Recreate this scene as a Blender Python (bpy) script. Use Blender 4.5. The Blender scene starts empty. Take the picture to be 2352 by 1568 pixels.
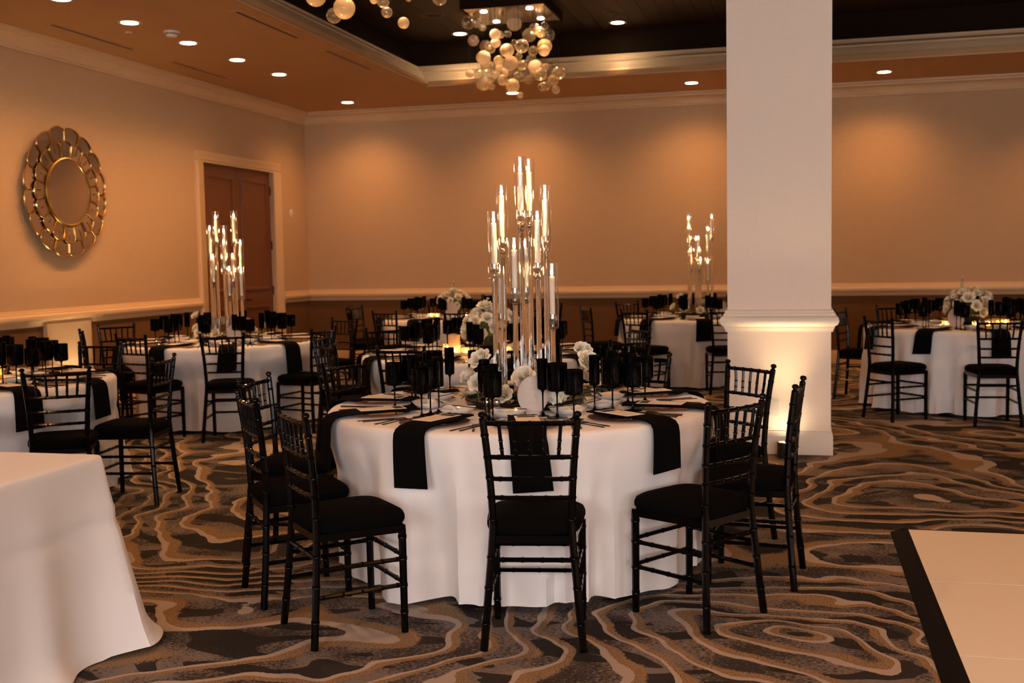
import bpy, math, random
from mathutils import Vector, Matrix
random.seed(7)
PI = math.pi
S = bpy.context.scene
COL = S.collection

# ------------------------------------------------------------------ camera
cam_d = bpy.data.cameras.new('camera'); cam = bpy.data.objects.new('camera', cam_d); COL.objects.link(cam)
FPX = 2540.85
cam_d.sensor_width = 36.0; cam_d.lens = FPX / 2352 * 36.0
yaw, pitch, roll = 0.2522, 0.0747, -0.0183
_f = Vector((-math.sin(yaw)*math.cos(pitch), math.cos(yaw)*math.cos(pitch), -math.sin(pitch)))
_r = Vector((math.cos(yaw), math.sin(yaw), 0)); _u = _r.cross(_f)
_r2 = math.cos(roll)*_r + math.sin(roll)*_u; _u2 = -math.sin(roll)*_r + math.cos(roll)*_u
cam.matrix_world = Matrix(((_r2.x, _u2.x, -_f.x, 0), (_r2.y, _u2.y, -_f.y, 0), (_r2.z, _u2.z, -_f.z, 1.485), (0, 0, 0, 1)))
cam_d.clip_start = 0.05; cam_d.clip_end = 100
cam_d.dof.use_dof = True; cam_d.dof.focus_distance = 4.7; cam_d.dof.aperture_fstop = 4.0
S.camera = cam
# ------------------------------------------------------------------ world, exposure
w = bpy.data.worlds.new('world'); S.world = w; w.use_nodes = True
w.node_tree.nodes['Background'].inputs[0].default_value = (1, .8, .62, 1)
w.node_tree.nodes['Background'].inputs[1].default_value = 0.0
S.view_settings.view_transform = 'Standard'; S.view_settings.look = 'None'
S.view_settings.gamma = 1.0; S.view_settings.use_curve_mapping = False
S.view_settings.exposure = 1.75
try:
    c = S.cycles
    c.use_denoising = True; c.max_bounces = 7; c.diffuse_bounces = 3; c.glossy_bounces = 3
    c.transmission_bounces = 6; c.transparent_max_bounces = 14
    c.use_adaptive_sampling = True; c.adaptive_threshold = 0.06; c.adaptive_min_samples = 16
    c.caustics_reflective = False; c.caustics_refractive = False
    c.sample_clamp_indirect = 4.0; c.blur_glossy = 0.5; c.use_light_tree = False
except Exception:
    pass
WARM = (1.0, .43, .13)          # lamp colour of the recessed downlights
DOWN_W = 29.0                   # downlight power
DAY = (.94, .86, .83); FILL_E = 4.0   # fill light from added windows, unseen behind the camera

# ------------------------------------------------------------------ materials
MATS = {}
def nodes(name):
    m = bpy.data.materials.new(name); m.use_nodes = True
    nt = m.node_tree; nt.nodes.clear()
    out = nt.nodes.new('ShaderNodeOutputMaterial')
    MATS[name] = m
    return m, nt, out
class NT:
    def __init__(s, nt): s.nt = nt
    def n(s, t, **kw):
        x = s.nt.nodes.new(t)
        for k, v in kw.items():
            if k.startswith('i_'): x.inputs[k[2:].replace('_', ' ')].default_value = v
            else: setattr(x, k, v)
        return x
    def l(s, a, b): s.nt.links.new(a, b)
    def val(s, a):
        return a
    def math(s, op, a, b=None, c=None):
        x = s.nt.nodes.new('ShaderNodeMath'); x.operation = op
        for i, q in enumerate((a, b, c)):
            if q is None: continue
            if isinstance(q, (int, float)): x.inputs[i].default_value = q
            else: s.l(q, x.inputs[i])
        return x.outputs[0]
    def mix(s, f, a, b):
        x = s.nt.nodes.new('ShaderNodeMix'); x.data_type = 'RGBA'
        for sock, q in ((x.inputs[0], f), (x.inputs[6], a), (x.inputs[7], b)):
            if isinstance(q, (int, float)): sock.default_value = q
            elif isinstance(q, tuple): sock.default_value = (*q, 1) if len(q) == 3 else q
            else: s.l(q, sock)
        return x.outputs[2]
    def noise(s, vec, scale, detail=2, rough=.5, dist=0):
        x = s.nt.nodes.new('ShaderNodeTexNoise')
        x.inputs['Scale'].default_value = scale; x.inputs['Detail'].default_value = detail
        x.inputs['Roughness'].default_value = rough; x.inputs['Distortion'].default_value = dist
        if vec is not None: s.l(vec, x.inputs['Vector'])
        return x.outputs['Fac']
    def mapped(s, scale, loc=(0, 0, 0), src='Object'):
        t = s.nt.nodes.new('ShaderNodeTexCoord'); m = s.nt.nodes.new('ShaderNodeMapping')
        m.inputs['Scale'].default_value = scale; m.inputs['Location'].default_value = loc
        s.l(t.outputs[src], m.inputs[0]); return m.outputs[0]
def plain(name, col, rough=.5, metal=0, spec=.5, var=.0, vscale=20, bump=0, sheen=0, stretch=(1, 1, 1), coat=0, trans=0, ior=1.45, sss=0):
    m, nt, out = nodes(name); k = NT(nt)
    b = k.n('ShaderNodeBsdfPrincipled')
    b.inputs['Base Color'].default_value = (*col, 1); b.inputs['Roughness'].default_value = rough
    b.inputs['Metallic'].default_value = metal; b.inputs['Specular IOR Level'].default_value = spec
    b.inputs['Sheen Weight'].default_value = sheen; b.inputs['Coat Weight'].default_value = coat
    b.inputs['Transmission Weight'].default_value = trans; b.inputs['IOR'].default_value = ior
    if sss:
        b.inputs['Subsurface Weight'].default_value = sss; b.inputs['Subsurface Radius'].default_value = (.02, .012, .006); b.inputs['Subsurface Scale'].default_value = 1.0
    if var or bump:
        v = k.mapped(stretch); f = k.noise(v, vscale, 4, .6)
        if var:
            lo = tuple(max(0, x*(1-var)) for x in col); hi = tuple(min(1, x*(1+var)) for x in col)
            k.l(k.mix(f, lo, hi), b.inputs['Base Color'])
        if bump:
            bp = k.n('ShaderNodeBump'); bp.inputs['Strength'].default_value = bump; bp.inputs['Distance'].default_value = .002
            k.l(f, bp.inputs['Height']); k.l(bp.outputs[0], b.inputs['Normal'])
    k.l(b.outputs[0], out.inputs[0]); return m
def emis(name, col, strength):
    m, nt, out = nodes(name); k = NT(nt)
    e = k.n('ShaderNodeEmission'); e.inputs[0].default_value = (*col, 1); e.inputs[1].default_value = strength
    k.l(e.outputs[0], out.inputs[0]); return m
def thin_glass(name, tint=(1, 1, 1), gloss=.06, rim=.75, rough=.02, milk=0.0, milkcol=(1, .95, .88), power=3.0):
    """thin clear pane: see-through straight on, mirror-like at grazing angles; milk adds frosting"""
    m, nt, out = nodes(name); k = NT(nt)
    t = k.n('ShaderNodeBsdfTransparent'); t.inputs[0].default_value = (*tint, 1)
    g = k.n('ShaderNodeBsdfGlossy'); g.inputs['Roughness'].default_value = rough; g.inputs[0].default_value = (1, 1, 1, 1)
    lw = k.n('ShaderNodeLayerWeight'); lw.inputs[0].default_value = .5
    f = k.math('POWER', lw.outputs['Facing'], power); f = k.math('MULTIPLY_ADD', f, rim, gloss)
    mx = k.n('ShaderNodeMixShader'); k.l(f, mx.inputs[0]); k.l(t.outputs[0], mx.inputs[1]); k.l(g.outputs[0], mx.inputs[2])
    res = mx.outputs[0]
    if milk:
        d = k.n('ShaderNodeBsdfDiffuse'); d.inputs[0].default_value = (*milkcol, 1)
        tr = k.n('ShaderNodeBsdfTranslucent'); tr.inputs[0].default_value = (*milkcol, 1)
        a = k.n('ShaderNodeMixShader'); a.inputs[0].default_value = .5; k.l(d.outputs[0], a.inputs[1]); k.l(tr.outputs[0], a.inputs[2])
        b = k.n('ShaderNodeMixShader'); b.inputs[0].default_value = milk; k.l(res, b.inputs[1]); k.l(a.outputs[0], b.inputs[2])
        res = b.outputs[0]
    k.l(res, out.inputs[0]); return m

def wall_paper(name, col, streak=.10):
    m, nt, out = nodes(name); k = NT(nt)
    b = k.n('ShaderNodeBsdfPrincipled'); b.inputs['Roughness'].default_value = .85; b.inputs['Specular IOR Level'].default_value = .15
    v = k.mapped((6, 6, 320)); f = k.noise(v, 1, 5, .7)
    v2 = k.mapped((160, 160, 12)); f2 = k.noise(v2, 1, 3, .6)
    ff = k.math('MULTIPLY_ADD', f2, .35, k.math('MULTIPLY', f, .65))
    ff = k.math('MULTIPLY_ADD', ff, 2.0, -.5)
    k.l(k.mix(ff, tuple(x*(1-streak) for x in col), tuple(x*(1+streak) for x in col)), b.inputs['Base Color'])
    k.l(b.outputs[0], out.inputs[0]); return m

def carpet(name):
    m, nt, out = nodes(name); k = NT(nt)
    b = k.n('ShaderNodeBsdfPrincipled'); b.inputs['Roughness'].default_value = .95; b.inputs['Specular IOR Level'].default_value = .1
    tc = k.n('ShaderNodeTexCoord'); P = tc.outputs['Object']
    # slow warp of the plane
    wn = nt.nodes.new('ShaderNodeTexNoise'); wn.inputs['Scale'].default_value = 1.15; wn.inputs['Detail'].default_value = 1.2; wn.inputs['Roughness'].default_value = .45
    k.l(P, wn.inputs['Vector'])
    sub = k.n('ShaderNodeVectorMath', operation='SUBTRACT'); k.l(wn.outputs['Color'], sub.inputs[0]); sub.inputs[1].default_value = (.5, .5, .5)
    mul = k.n('ShaderNodeVectorMath', operation='SCALE'); k.l(sub.outputs[0], mul.inputs[0]); mul.inputs['Scale'].default_value = .85
    add = k.n('ShaderNodeVectorMath', operation='ADD'); k.l(P, add.inputs[0]); k.l(mul.outputs[0], add.inputs[1])
    wn2 = nt.nodes.new('ShaderNodeTexNoise'); wn2.inputs['Scale'].default_value = 4.2; wn2.inputs['Detail'].default_value = 1.0; k.l(P, wn2.inputs['Vector'])
    sub2 = k.n('ShaderNodeVectorMath', operation='SUBTRACT'); k.l(wn2.outputs['Color'], sub2.inputs[0]); sub2.inputs[1].default_value = (.5, .5, .5)
    mul2 = k.n('ShaderNodeVectorMath', operation='SCALE'); k.l(sub2.outputs[0], mul2.inputs[0]); mul2.inputs['Scale'].default_value = .15
    add2 = k.n('ShaderNodeVectorMath', operation='ADD'); k.l(add.outputs[0], add2.inputs[0]); k.l(mul2.outputs[0], add2.inputs[1])
    W = add2.outputs[0]
    field = k.noise(W, .40, .6, .3)
    field = k.math('MULTIPLY', field, 25.0)
    # ring centres (agate-like ovals) of the pattern
    for (cx, cy, sx, sy, amp) in ((-.02, 4.33, .62, .36, 3.4), (-2.75, 5.0, .8, .6, 1.9), (1.75, 6.9, .8, .5, 2.6), (-1.05, 3.75, .3, .55, 1.2), (3.0, 8.6, .9, .6, 2.2), (-4.3, 7.4, .8, .5, 2.2)):
        s2 = k.n('ShaderNodeVectorMath', operation='SUBTRACT'); k.l(W, s2.inputs[0]); s2.inputs[1].default_value = (cx, cy, 0)
        s3 = k.n('ShaderNodeVectorMath', operation='MULTIPLY'); k.l(s2.outputs[0], s3.inputs[0]); s3.inputs[1].default_value = (1/sx, 1/sy, 0)
        ln = k.n('ShaderNodeVectorMath', operation='LENGTH'); k.l(s3.outputs[0], ln.inputs[0])
        g = k.math('POWER', 2.718, k.math('MULTIPLY', k.math('POWER', ln.outputs['Value'], 1.5), -1.0))
        field = k.math('MULTIPLY_ADD', g, amp, field)
    # fine jitter of the band edges
    jit = k.noise(P, 60, 2, .6)
    field = k.math('MULTIPLY_ADD', jit, .05, field)
    t = k.math('FRACT', field)
    t2 = k.math('MULTIPLY_ADD', k.math('SUBTRACT', k.noise(P, 95, 2, .7), .5), .30, t)
    def band(a, bb):
        return k.math('MULTIPLY', k.math('GREATER_THAN', t, a), k.math('LESS_THAN', t, bb))
    beige = band(0.0, .15); tan = k.math('MULTIPLY', k.math('GREATER_THAN', t, .15), k.math('LESS_THAN', t2, .39))
    # speckled dark ground with charcoal strokes
    sv = k.mapped((55, 120, 1)); sp = k.noise(sv, 1, 4, .75)
    gm = k.noise(k.mapped((3.2, 3.2, 1), (4, 2, 0)), 1, 2, .5)
    strokes = k.noise(k.mapped((2.1, 4.2, 1), (1.7, .3, 0)), 1, 1.5, .5, .8)
    stroke = k.math('GREATER_THAN', strokes, .54)
    gf = k.math('GREATER_THAN', k.math('MULTIPLY_ADD', gm, .6, sp), .80)
    ground = k.mix(gf, (.042, .034, .031), (.185, .150, .135))
    ground = k.mix(k.math('MULTIPLY', stroke, .92), ground, (.020, .017, .017))
    sp2 = k.noise(k.mapped((150, 260, 1)), 1, 3, .7)
    tanc = k.mix(k.math('GREATER_THAN', sp2, .47), (.105, .064, .037), (.30, .195, .112))
    beigec = k.mix(k.noise(P, 180, 2), (.34, .275, .24), (.41, .34, .30))
    col = k.mix(tan, ground, tanc); col = k.mix(beige, col, beigec)
    k.l(col, b.inputs['Base Color'])
    k.l(b.outputs[0], out.inputs[0]); return m

def menu_print(name):
    """cream card: grey text lines, dark picture at one end (object space: length along y 0..1)"""
    m, nt, out = nodes(name); k = NT(nt)
    b = k.n('ShaderNodeBsdfPrincipled'); b.inputs['Roughness'].default_value = .7
    tc = k.n('ShaderNodeTexCoord'); sx = k.n('ShaderNodeSeparateXYZ'); k.l(tc.outputs['Generated'], sx.inputs[0])
    x, y = sx.outputs[0], sx.outputs[1]
    pic = k.math('MULTIPLY', k.math('GREATER_THAN', y, .76), k.math('GREATER_THAN', x, .12)); pic = k.math('MULTIPLY', pic, k.math('LESS_THAN', x, .88))
    pic = k.math('MULTIPLY', pic, k.math('LESS_THAN', y, .96))
    ln = k.math('LESS_THAN', k.math('FRACT', k.math('MULTIPLY', y, 16)), .28)
    ins = k.math('MULTIPLY', k.math('LESS_THAN', k.math('ABSOLUTE', k.math('SUBTRACT', x, .5)), k.math('MULTIPLY_ADD', k.noise(k.mapped((0, 90, 0)), 1, 0), .35, .1)), k.math('MULTIPLY', k.math('GREATER_THAN', y, .12), k.math('LESS_THAN', y, .72)))
    wd = k.math('GREATER_THAN', k.noise(k.mapped((300, 80, 0)), 1, 1), .42)
    ln = k.math('MULTIPLY', k.math('MULTIPLY', ln, ins), k.math('MULTIPLY', wd, .45))
    col = k.mix(ln, (.80, .74, .69), (.3, .26, .24)); col = k.mix(pic, col, (.02, .018, .018))
    k.l(col, b.inputs['Base Color']); k.l(b.outputs[0], out.inputs[0]); return m

def wood(name, col, dark, scale=(2, 30, 30), rough=.4):
    m, nt, out = nodes(name); k = NT(nt)
    b = k.n('ShaderNodeBsdfPrincipled'); b.inputs['Roughness'].default_value = rough
    f = k.noise(k.mapped(scale), 1, 5, .65, .6)
    k.l(k.mix(f, dark, col), b.inputs['Base Color']); k.l(b.outputs[0], out.inputs[0]); return m

WALLP = wall_paper('wallpaper_upper', (.59, .40, .245))
DADO = wall_paper('wallpaper_dado', (.165, .080, .032))
COLP = wall_paper('wallpaper_column', (.88, .75, .65), .05)
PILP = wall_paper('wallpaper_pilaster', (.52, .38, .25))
CEIL = plain('ceiling_paint', (.57, .345, .16), .9, var=.03, vscale=3)
TRIM = plain('trim_paint', (.73, .51, .30), .45, var=.02, vscale=6)
TRIMC = plain('column_trim_paint', (.76, .67, .58), .45, var=.02, vscale=6)
CARPET = carpet('carpet_agate')
DOORW = wood('door_mahogany', (.20, .062, .024), (.11, .034, .014), (40, 40, 2.5), .38)
DARKW = wood('tray_plank_wood', (.046, .022, .008), (.018, .008, .003), (30, 1.2, 30), .55)
TRAYP = plain('tray_dark_paint', (.018, .009, .0042), .8, spec=.1, var=.1, vscale=5)
CLOTH = plain('table_linen', (.80, .755, .74), .75, sheen=.25, var=.025, vscale=250, bump=.12, spec=.25)
LACQ = plain('black_lacquer', (.0016, .0013, .0012), .16, spec=.22)
CUSH = plain('black_cushion_fabric', (.0022, .002, .002), .95, spec=.05, var=.2, vscale=200)
NAPK = plain('black_napkin_linen', (.0028, .0025, .0028), .9, spec=.06, var=.2, vscale=150, bump=.1)
BGLASS = plain('black_glassware', (.0012, .001, .0012), .07, spec=.16)
BMETAL = plain('black_flatware_metal', (.055, .04, .032), .28, metal=.85)
CHARG = thin_glass('smoked_charger_glass', (.62, .50, .44), .10, .6, .05, milk=.10, milkcol=(.5, .4, .34))
PORC = plain('white_porcelain', (.78, .745, .73), .18, coat=.3)
BUTTER = plain('butter', (.85, .66, .26), .5, sss=.2)
MENU = menu_print('menu_card_print')
GOLD = plain('brushed_gold', (.62, .40, .13), .30, metal=1.0, var=.15, vscale=30)
MIRR = plain('mirror_silvering', (.66, .60, .55), .03, metal=1.0)
GLROD = plain('solid_glass', (.97, .985, .98), .0, trans=1.0, ior=1.46)
GLSH = thin_glass('hurricane_glass', (.985, .985, .98), .035, .85, .01, power=3.2)
GLCUP = thin_glass('candle_cup_glass', (.90, .87, .82), .12, .8, .03, power=1.6)
WAX = plain('candle_wax', (.86, .74, .62), .5, sss=.35)
FLAME = emis('candle_flame', (1.0, .60, .24), 130)
TEAL = emis('tealight_flame', (1.0, .55, .18), 90)
WICK = plain('wick', (.02, .015, .01), .9)
PETAL = plain('rose_petal', (.86, .785, .64), .7, sss=.15, var=.06, vscale=30)
PETAL2 = plain('hydrangea_petal', (.78, .78, .66), .7, var=.08, vscale=40)
LEAF = plain('leaf_green', (.055, .10, .030), .5, var=.35, vscale=25)
STEMG = plain('green_stem', (.10, .15, .04), .6)
BOWL = plain('dark_bowl_glaze', (.012, .010, .009), .25)
SIGN = plain('pale_stone_sign', (.56, .475, .43), .8, var=.05, vscale=90, bump=.2)
CHROME = plain('chrome', (.75, .73, .70), .12, metal=1.0)
SALT = plain('salt', (.8, .76, .73), .9); PEPPER = plain('ground_pepper', (.10, .07, .055), .9, var=.5, vscale=300)
LENS = emis('downlight_lens', (1.0, .80, .52), 14)
UPL = emis('uplight_lens', (1.0, .80, .50), 25)
BLACKM = plain('black_metal', (.012, .011, .010), .45)
WHITEP = plain('white_plastic', (.70, .64, .58), .4)
SPKR = plain('speaker_grille', (.035, .020, .010), .7)
BUBC = thin_glass('clear_bubble_glass', (.93, .86, .74), .06, .80, .03, milk=.10, milkcol=(1, .78, .50), power=2.0)
BUBS = thin_glass('seeded_bubble_glass', (.95, .90, .80), .05, .65, .10, milk=.42, milkcol=(.95, .72, .45), power=2.0)
BUBF = thin_glass('frosted_bubble_glass', (1, .96, .9), .04, .25, .25, milk=.88, milkcol=(.92, .74, .54))
VOTG = thin_glass('amber_votive_glass', (.98, .86, .66), .05, .6, .03, milk=.22, milkcol=(1, .72, .40))
FROSTV = thin_glass('frosted_cylinder_glass', (1, .92, .80), .04, .5, .1, milk=.5, milkcol=(1, .80, .55))
CHROMIRROR = plain('canopy_mirror', (.60, .50, .42), .12, metal=1.0)
DFLOOR = plain('dance_floor_vinyl', (.84, .76, .67), .42, var=.02, vscale=30, stretch=(1, 8, 1))
DEDGE = plain('dance_floor_edging', (.006, .0045, .004), .7, spec=.1)
FRAMEW = plain('fill_window_frame_paint', (.7, .66, .6), .5)
PANE = emis('fill_light_pane', DAY, FILL_E)  # glowing pane of the added windows, a fill light from behind
WOODT = wood('plywood_tabletop', (.42, .29, .16), (.30, .19, .10))

# ------------------------------------------------------------------ mesh builder
class MB:
    def __init__(s): s.v = []; s.f = []; s.m = []; s.mi = 0
    def add(s, vs, fs):
        o = len(s.v); s.v += [tuple(p) for p in vs]; s.f += [tuple(i+o for i in f) for f in fs]; s.m += [s.mi]*len(fs); return s
    def box(s, x0, x1, y0, y1, z0, z1):
        return s.add([(x0, y0, z0), (x1, y0, z0), (x1, y1, z0), (x0, y1, z0), (x0, y0, z1), (x1, y0, z1), (x1, y1, z1), (x0, y1, z1)],
                     [(3, 2, 1, 0), (4, 5, 6, 7), (0, 1, 5, 4), (1, 2, 6, 5), (2, 3, 7, 6), (3, 0, 4, 7)])
    def lathe(s, prof, n=24, c=(0, 0, 0)):
        vs = []; fs = []
        k = len(prof)
        for i in range(n):
            a = 2*PI*i/n
            for r, z in prof: vs.append((c[0]+r*math.cos(a), c[1]+r*math.sin(a), c[2]+z))
        for i in range(n):
            j = (i+1) % n
            for q in range(k-1): fs.append((i*k+q, j*k+q, j*k+q+1, i*k+q+1))
        loop = prof[0] == prof[-1]
        if prof[0][0] > 1e-6 and not loop: fs.append(tuple(i*k for i in reversed(range(n))))
        if prof[-1][0] > 1e-6 and not loop: fs.append(tuple(i*k+k-1 for i in range(n)))
        return s.add(vs, fs)
    def tube(s, path, rad, n=8):
        path = [Vector(p) for p in path]; m = len(path)
        if not isinstance(rad, (list, tuple)): rad = [rad]*m
        T = []
        for i in range(m):
            t = (path[min(i+1, m-1)]-path[max(i-1, 0)])
            T.append(t.normalized() if t.length > 1e-9 else Vector((0, 0, 1)))
        up = Vector((1, 0, 0)) if abs(T[0].x) < .9 else Vector((0, 1, 0))
        N = (up - T[0]*up.dot(T[0])).normalized(); vs = []; fs = []
        for i in range(m):
            N = (N - T[i]*N.dot(T[i])).normalized(); B = T[i].cross(N)
            for j in range(n):
                a = 2*PI*j/n; vs.append(path[i] + (N*math.cos(a) + B*math.sin(a))*rad[i])
        for i in range(m-1):
            for j in range(n):
                q = (j+1) % n; fs.append((i*n+j, i*n+q, (i+1)*n+q, (i+1)*n+j))
        fs.append(tuple(reversed(range(n)))); fs.append(tuple((m-1)*n+j for j in range(n)))
        return s.add(vs, fs)
    def prism(s, poly, z0, z1):
        n = len(poly)
        vs = [(x, y, z0) for x, y in poly] + [(x, y, z1) for x, y in poly]
        fs = [tuple(reversed(range(n))), tuple(range(n, 2*n))] + [(i, (i+1) % n, n+(i+1) % n, n+i) for i in range(n)]
        return s.add(vs, fs)
    def extr(s, p0, p1, nrm, prof):
        """profile [(out, z)] swept straight from p0 to p1 (xy), out along nrm"""
        k = len(prof); vs = []
        for p in (p0, p1):
            for o, z in prof: vs.append((p[0]+nrm[0]*o, p[1]+nrm[1]*o, z))
        fs = [(i, i+1, k+i+1, k+i) for i in range(k-1)] + [(k-1, 0, k, 2*k-1)]
        fs += [tuple(reversed(range(k))), tuple(range(k, 2*k))]
        return s.add(vs, fs)
    def ring(s, x0, x1, y0, y1, prof, sign=1, closed=False):
        """profile swept round a rectangle; sign +1 insets, -1 goes outwards"""
        k = len(prof); vs = []
        for (x, y, sx, sy) in ((x0, y0, 1, 1), (x1, y0, -1, 1), (x1, y1, -1, -1), (x0, y1, 1, -1)):
            for o, z in prof: vs.append((x+sx*sign*o, y+sy*sign*o, z))
        fs = []
        for i in range(4):
            j = (i+1) % 4
            for q in range(k-1): fs.append((i*k+q, j*k+q, j*k+q+1, i*k+q+1))
            if closed: fs.append((i*k+k-1, j*k+k-1, j*k, i*k))
        return s.add(vs, fs)
    def sphere(s, c, r, nu=16, nv=10, sz=1.0):
        prof = [(r*math.sin(PI*i/nv) if 0 < i < nv else 0.0, -r*sz*math.cos(PI*i/nv)) for i in range(nv+1)]
        return s.lathe(prof, nu, c)
    def mesh(s, name, mats, smooth=True, weld=True):
        me = bpy.data.meshes.new(name)
        me.from_pydata([tuple(p) for p in s.v], [], s.f)
        if not isinstance(mats, (list, tuple)): mats = [mats]
        for q in mats: me.materials.append(q)
        if len(mats) > 1: me.polygons.foreach_set('material_index', s.m)
        if weld:
            import bmesh
            bm = bmesh.new(); bm.from_mesh(me); bmesh.ops.remove_doubles(bm, verts=bm.verts, dist=1e-6)
            bmesh.ops.recalc_face_normals(bm, faces=bm.faces)
            bm.to_mesh(me); bm.free()
        if smooth:
            me.polygons.foreach_set('use_smooth', [True]*len(me.polygons))
            try: me.set_sharp_from_angle(angle=math.radians(40))
            except Exception: pass
        me.update(); return me

def lnk(name, data, parent=None, loc=None, rot=None):
    o = bpy.data.objects.new(name, data); COL.objects.link(o)
    if parent is not None: o.parent = parent
    if loc is not None: o.location = loc
    if rot is not None: o.rotation_euler = rot
    return o
def tag(o, label, cat, group=None):
    o['label'] = label; o['category'] = cat
    if group: o['group'] = group
    return o
def thing(name, label, cat, loc=(0, 0, 0), rz=0, group=None):
    return tag(lnk(name, None, None, loc, (0, 0, rz)), label, cat, group)
def struct(name, me, label=None):
    o = lnk(name, me); o['kind'] = 'structure'
    if label: o['label'] = label
    return o
def copy_tree(o, parent=None):
    c = o.copy(); COL.objects.link(c); c.parent = parent
    for ch in o.children: copy_tree(ch, c)
    return c
def arc(a0, a1, n): return [a0+(a1-a0)*i/n for i in range(n+1)]
def catmull(P, n=6):
    P = [Vector(p) for p in P]; out = []
    for i in range(len(P)-1):
        p0, p1, p2, p3 = P[max(i-1, 0)], P[i], P[i+1], P[min(i+2, len(P)-1)]
        for k in range(n):
            t = k/n
            out.append(.5*((2*p1)+(-p0+p2)*t+(2*p0-5*p1+4*p2-p3)*t*t+(-p0+3*p1-3*p2+p3)*t**3))
    out.append(P[-1]); return out

# ------------------------------------------------------------------ room shell
XL, XR, YB, YF, ZC = -7.115, 7.8, 15.417, -2.5, 3.70
TX0, TX1, TY0, TY1, TZC = -4.53, 5.2, -.4, 13.56, 4.30      # tray opening / height
DY0, DY1, DZ = 12.42, 14.32, 2.745                            # double door opening
fl = MB().box(XL-.2, XR+.2, YF-.2, YB+.2, -.1, 0)
struct('floor', fl.mesh('floor', CARPET, False), 'dark carpet with beige and tan agate-like contour lines')
# left wall, with door opening
m = MB(); m.box(XL-.2, XL, YF, DY0, 0, 4.5); m.box(XL-.2, XL, DY1, YB, 0, 4.5); m.box(XL-.2, XL, DY0, DY1, DZ, 4.5); m.box(XL-.2, XL-.16, DY0, DY1, 0, DZ)
wl = struct('wall_left', m.mesh('wall_left', WALLP, False, weld=False), 'beige grasscloth wall with brown lower dado')
wb = struct('wall_back', MB().box(XL-.2, XR+.2, YB, YB+.2, 0, 4.5).mesh('wall_back', WALLP, False), 'long beige grasscloth back wall')
struct('wall_right', MB().box(XR, XR+.2, YF, YB, 0, 4.5).mesh('wall_right', WALLP, False))
FILL_WIN = [(-3.0, -.8), (.2, 2.4), (3.4, 5.6)]; WZ0, WZ1 = .9, 3.1  # made-up windows out of view, added and placed to carry the fill light
m = MB(); m.box(XL-.2, XR+.2, YF-.2, YF, 0, WZ0); m.box(XL-.2, XR+.2, YF-.2, YF, WZ1, 4.5)
xs = [XL-.2]+[q for a in FILL_WIN for q in a]+[XR+.2]
for i in range(0, len(xs), 2): m.box(xs[i], xs[i+1], YF-.2, YF, WZ0, WZ1)
struct('wall_front', m.mesh('wall_front', WALLP, False, weld=False))
for i, (a, b) in enumerate(FILL_WIN):
    o = struct('fill_window_%d' % (i+1), None)
    lnk('pane', MB().box(a, b, YF-.16, YF-.15, WZ0, WZ1).mesh('pane', PANE, False), o)
    f = MB().ring(a, b, WZ0, WZ1, [(0, -.14), (.06, -.14), (.06, .02), (-.05, .02), (-.05, 0), (0, 0)], 1, True)
    f.v = [(x, YF+z, y) for x, y, z in f.v]
    lnk('fill_window_frame', f.mesh('fill_window_frame', FRAMEW, False), o)
    lnk('mullion', MB().box((a+b)/2-.025, (a+b)/2+.025, YF-.14, YF-.06, WZ0, WZ1).mesh('mullion', FRAMEW, False), o)
# dado skins
for nm, bx in (('dado_panel', (XL, XL+.004, YF, DY0-.17, 0, .93)), ('dado_panel', (XL, XL+.004, DY1+.17, YB, 0, .93))):
    lnk(nm, MB().box(*bx).mesh(nm, DADO, False), wl)
lnk('dado_panel', MB().box(XL, XR, YB-.004, YB, 0, .93).mesh('dado_panel', DADO, False), wb)
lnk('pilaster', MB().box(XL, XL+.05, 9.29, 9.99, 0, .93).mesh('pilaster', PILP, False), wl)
# ceiling with tray
m = MB()
for (a, b, c_, d) in ((XL, TX0, YF, YB), (TX1, XR, YF, YB), (TX0, TX1, YF, TY0), (TX0, TX1, TY1, YB)): m.box(a, b, c_, d, ZC, ZC+.05)
ceil = struct('ceiling', m.mesh('ceiling', CEIL, False, weld=False), 'tan painted ceiling around a dark wooden tray')
OT = .40
m = MB().ring(TX0-OT, TX1+OT, TY0-OT, TY1+OT, [(0, TZC+.05), (0, ZC+.28), (OT-.22, ZC+.28)])
lnk('tray_wall', m.mesh('tray_wall', TRAYP, False), ceil)
pm = MB().box(-.098, .098, TY0-OT, TY1+OT, 0, .02).mesh('plank', DARKW, False)
x = TX0-OT+.1
while x < TX1+OT:
    lnk('plank', pm, ceil, (x, 0, TZC+random.uniform(-.002, .002))); x += .2
lnk('plank_backing', MB().box(TX0-OT, TX1+OT, TY0-OT, TY1+OT, TZC+.025, TZC+.05).mesh('plank_backing', TRAYP, False), ceil)
# tray crown moulding
tp = [(.0, ZC-.02), (-.012, ZC-.02), (-.016, ZC+.0), (-.02, ZC+.03), (-.05, ZC+.05), (-.09, ZC+.10), (-.10, ZC+.15), (-.12, ZC+.17), (-.12, ZC+.19), (-.15, ZC+.215), (-.18, ZC+.225), (-.185, ZC+.245), (-.20, ZC+.25), (-.20, ZC+.275), (-.24, ZC+.285)]
struct('trim_1', MB().ring(TX0, TX1, TY0, TY1, tp).mesh('trim_1', TRIM), 'painted crown moulding around the ceiling tray')
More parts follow.
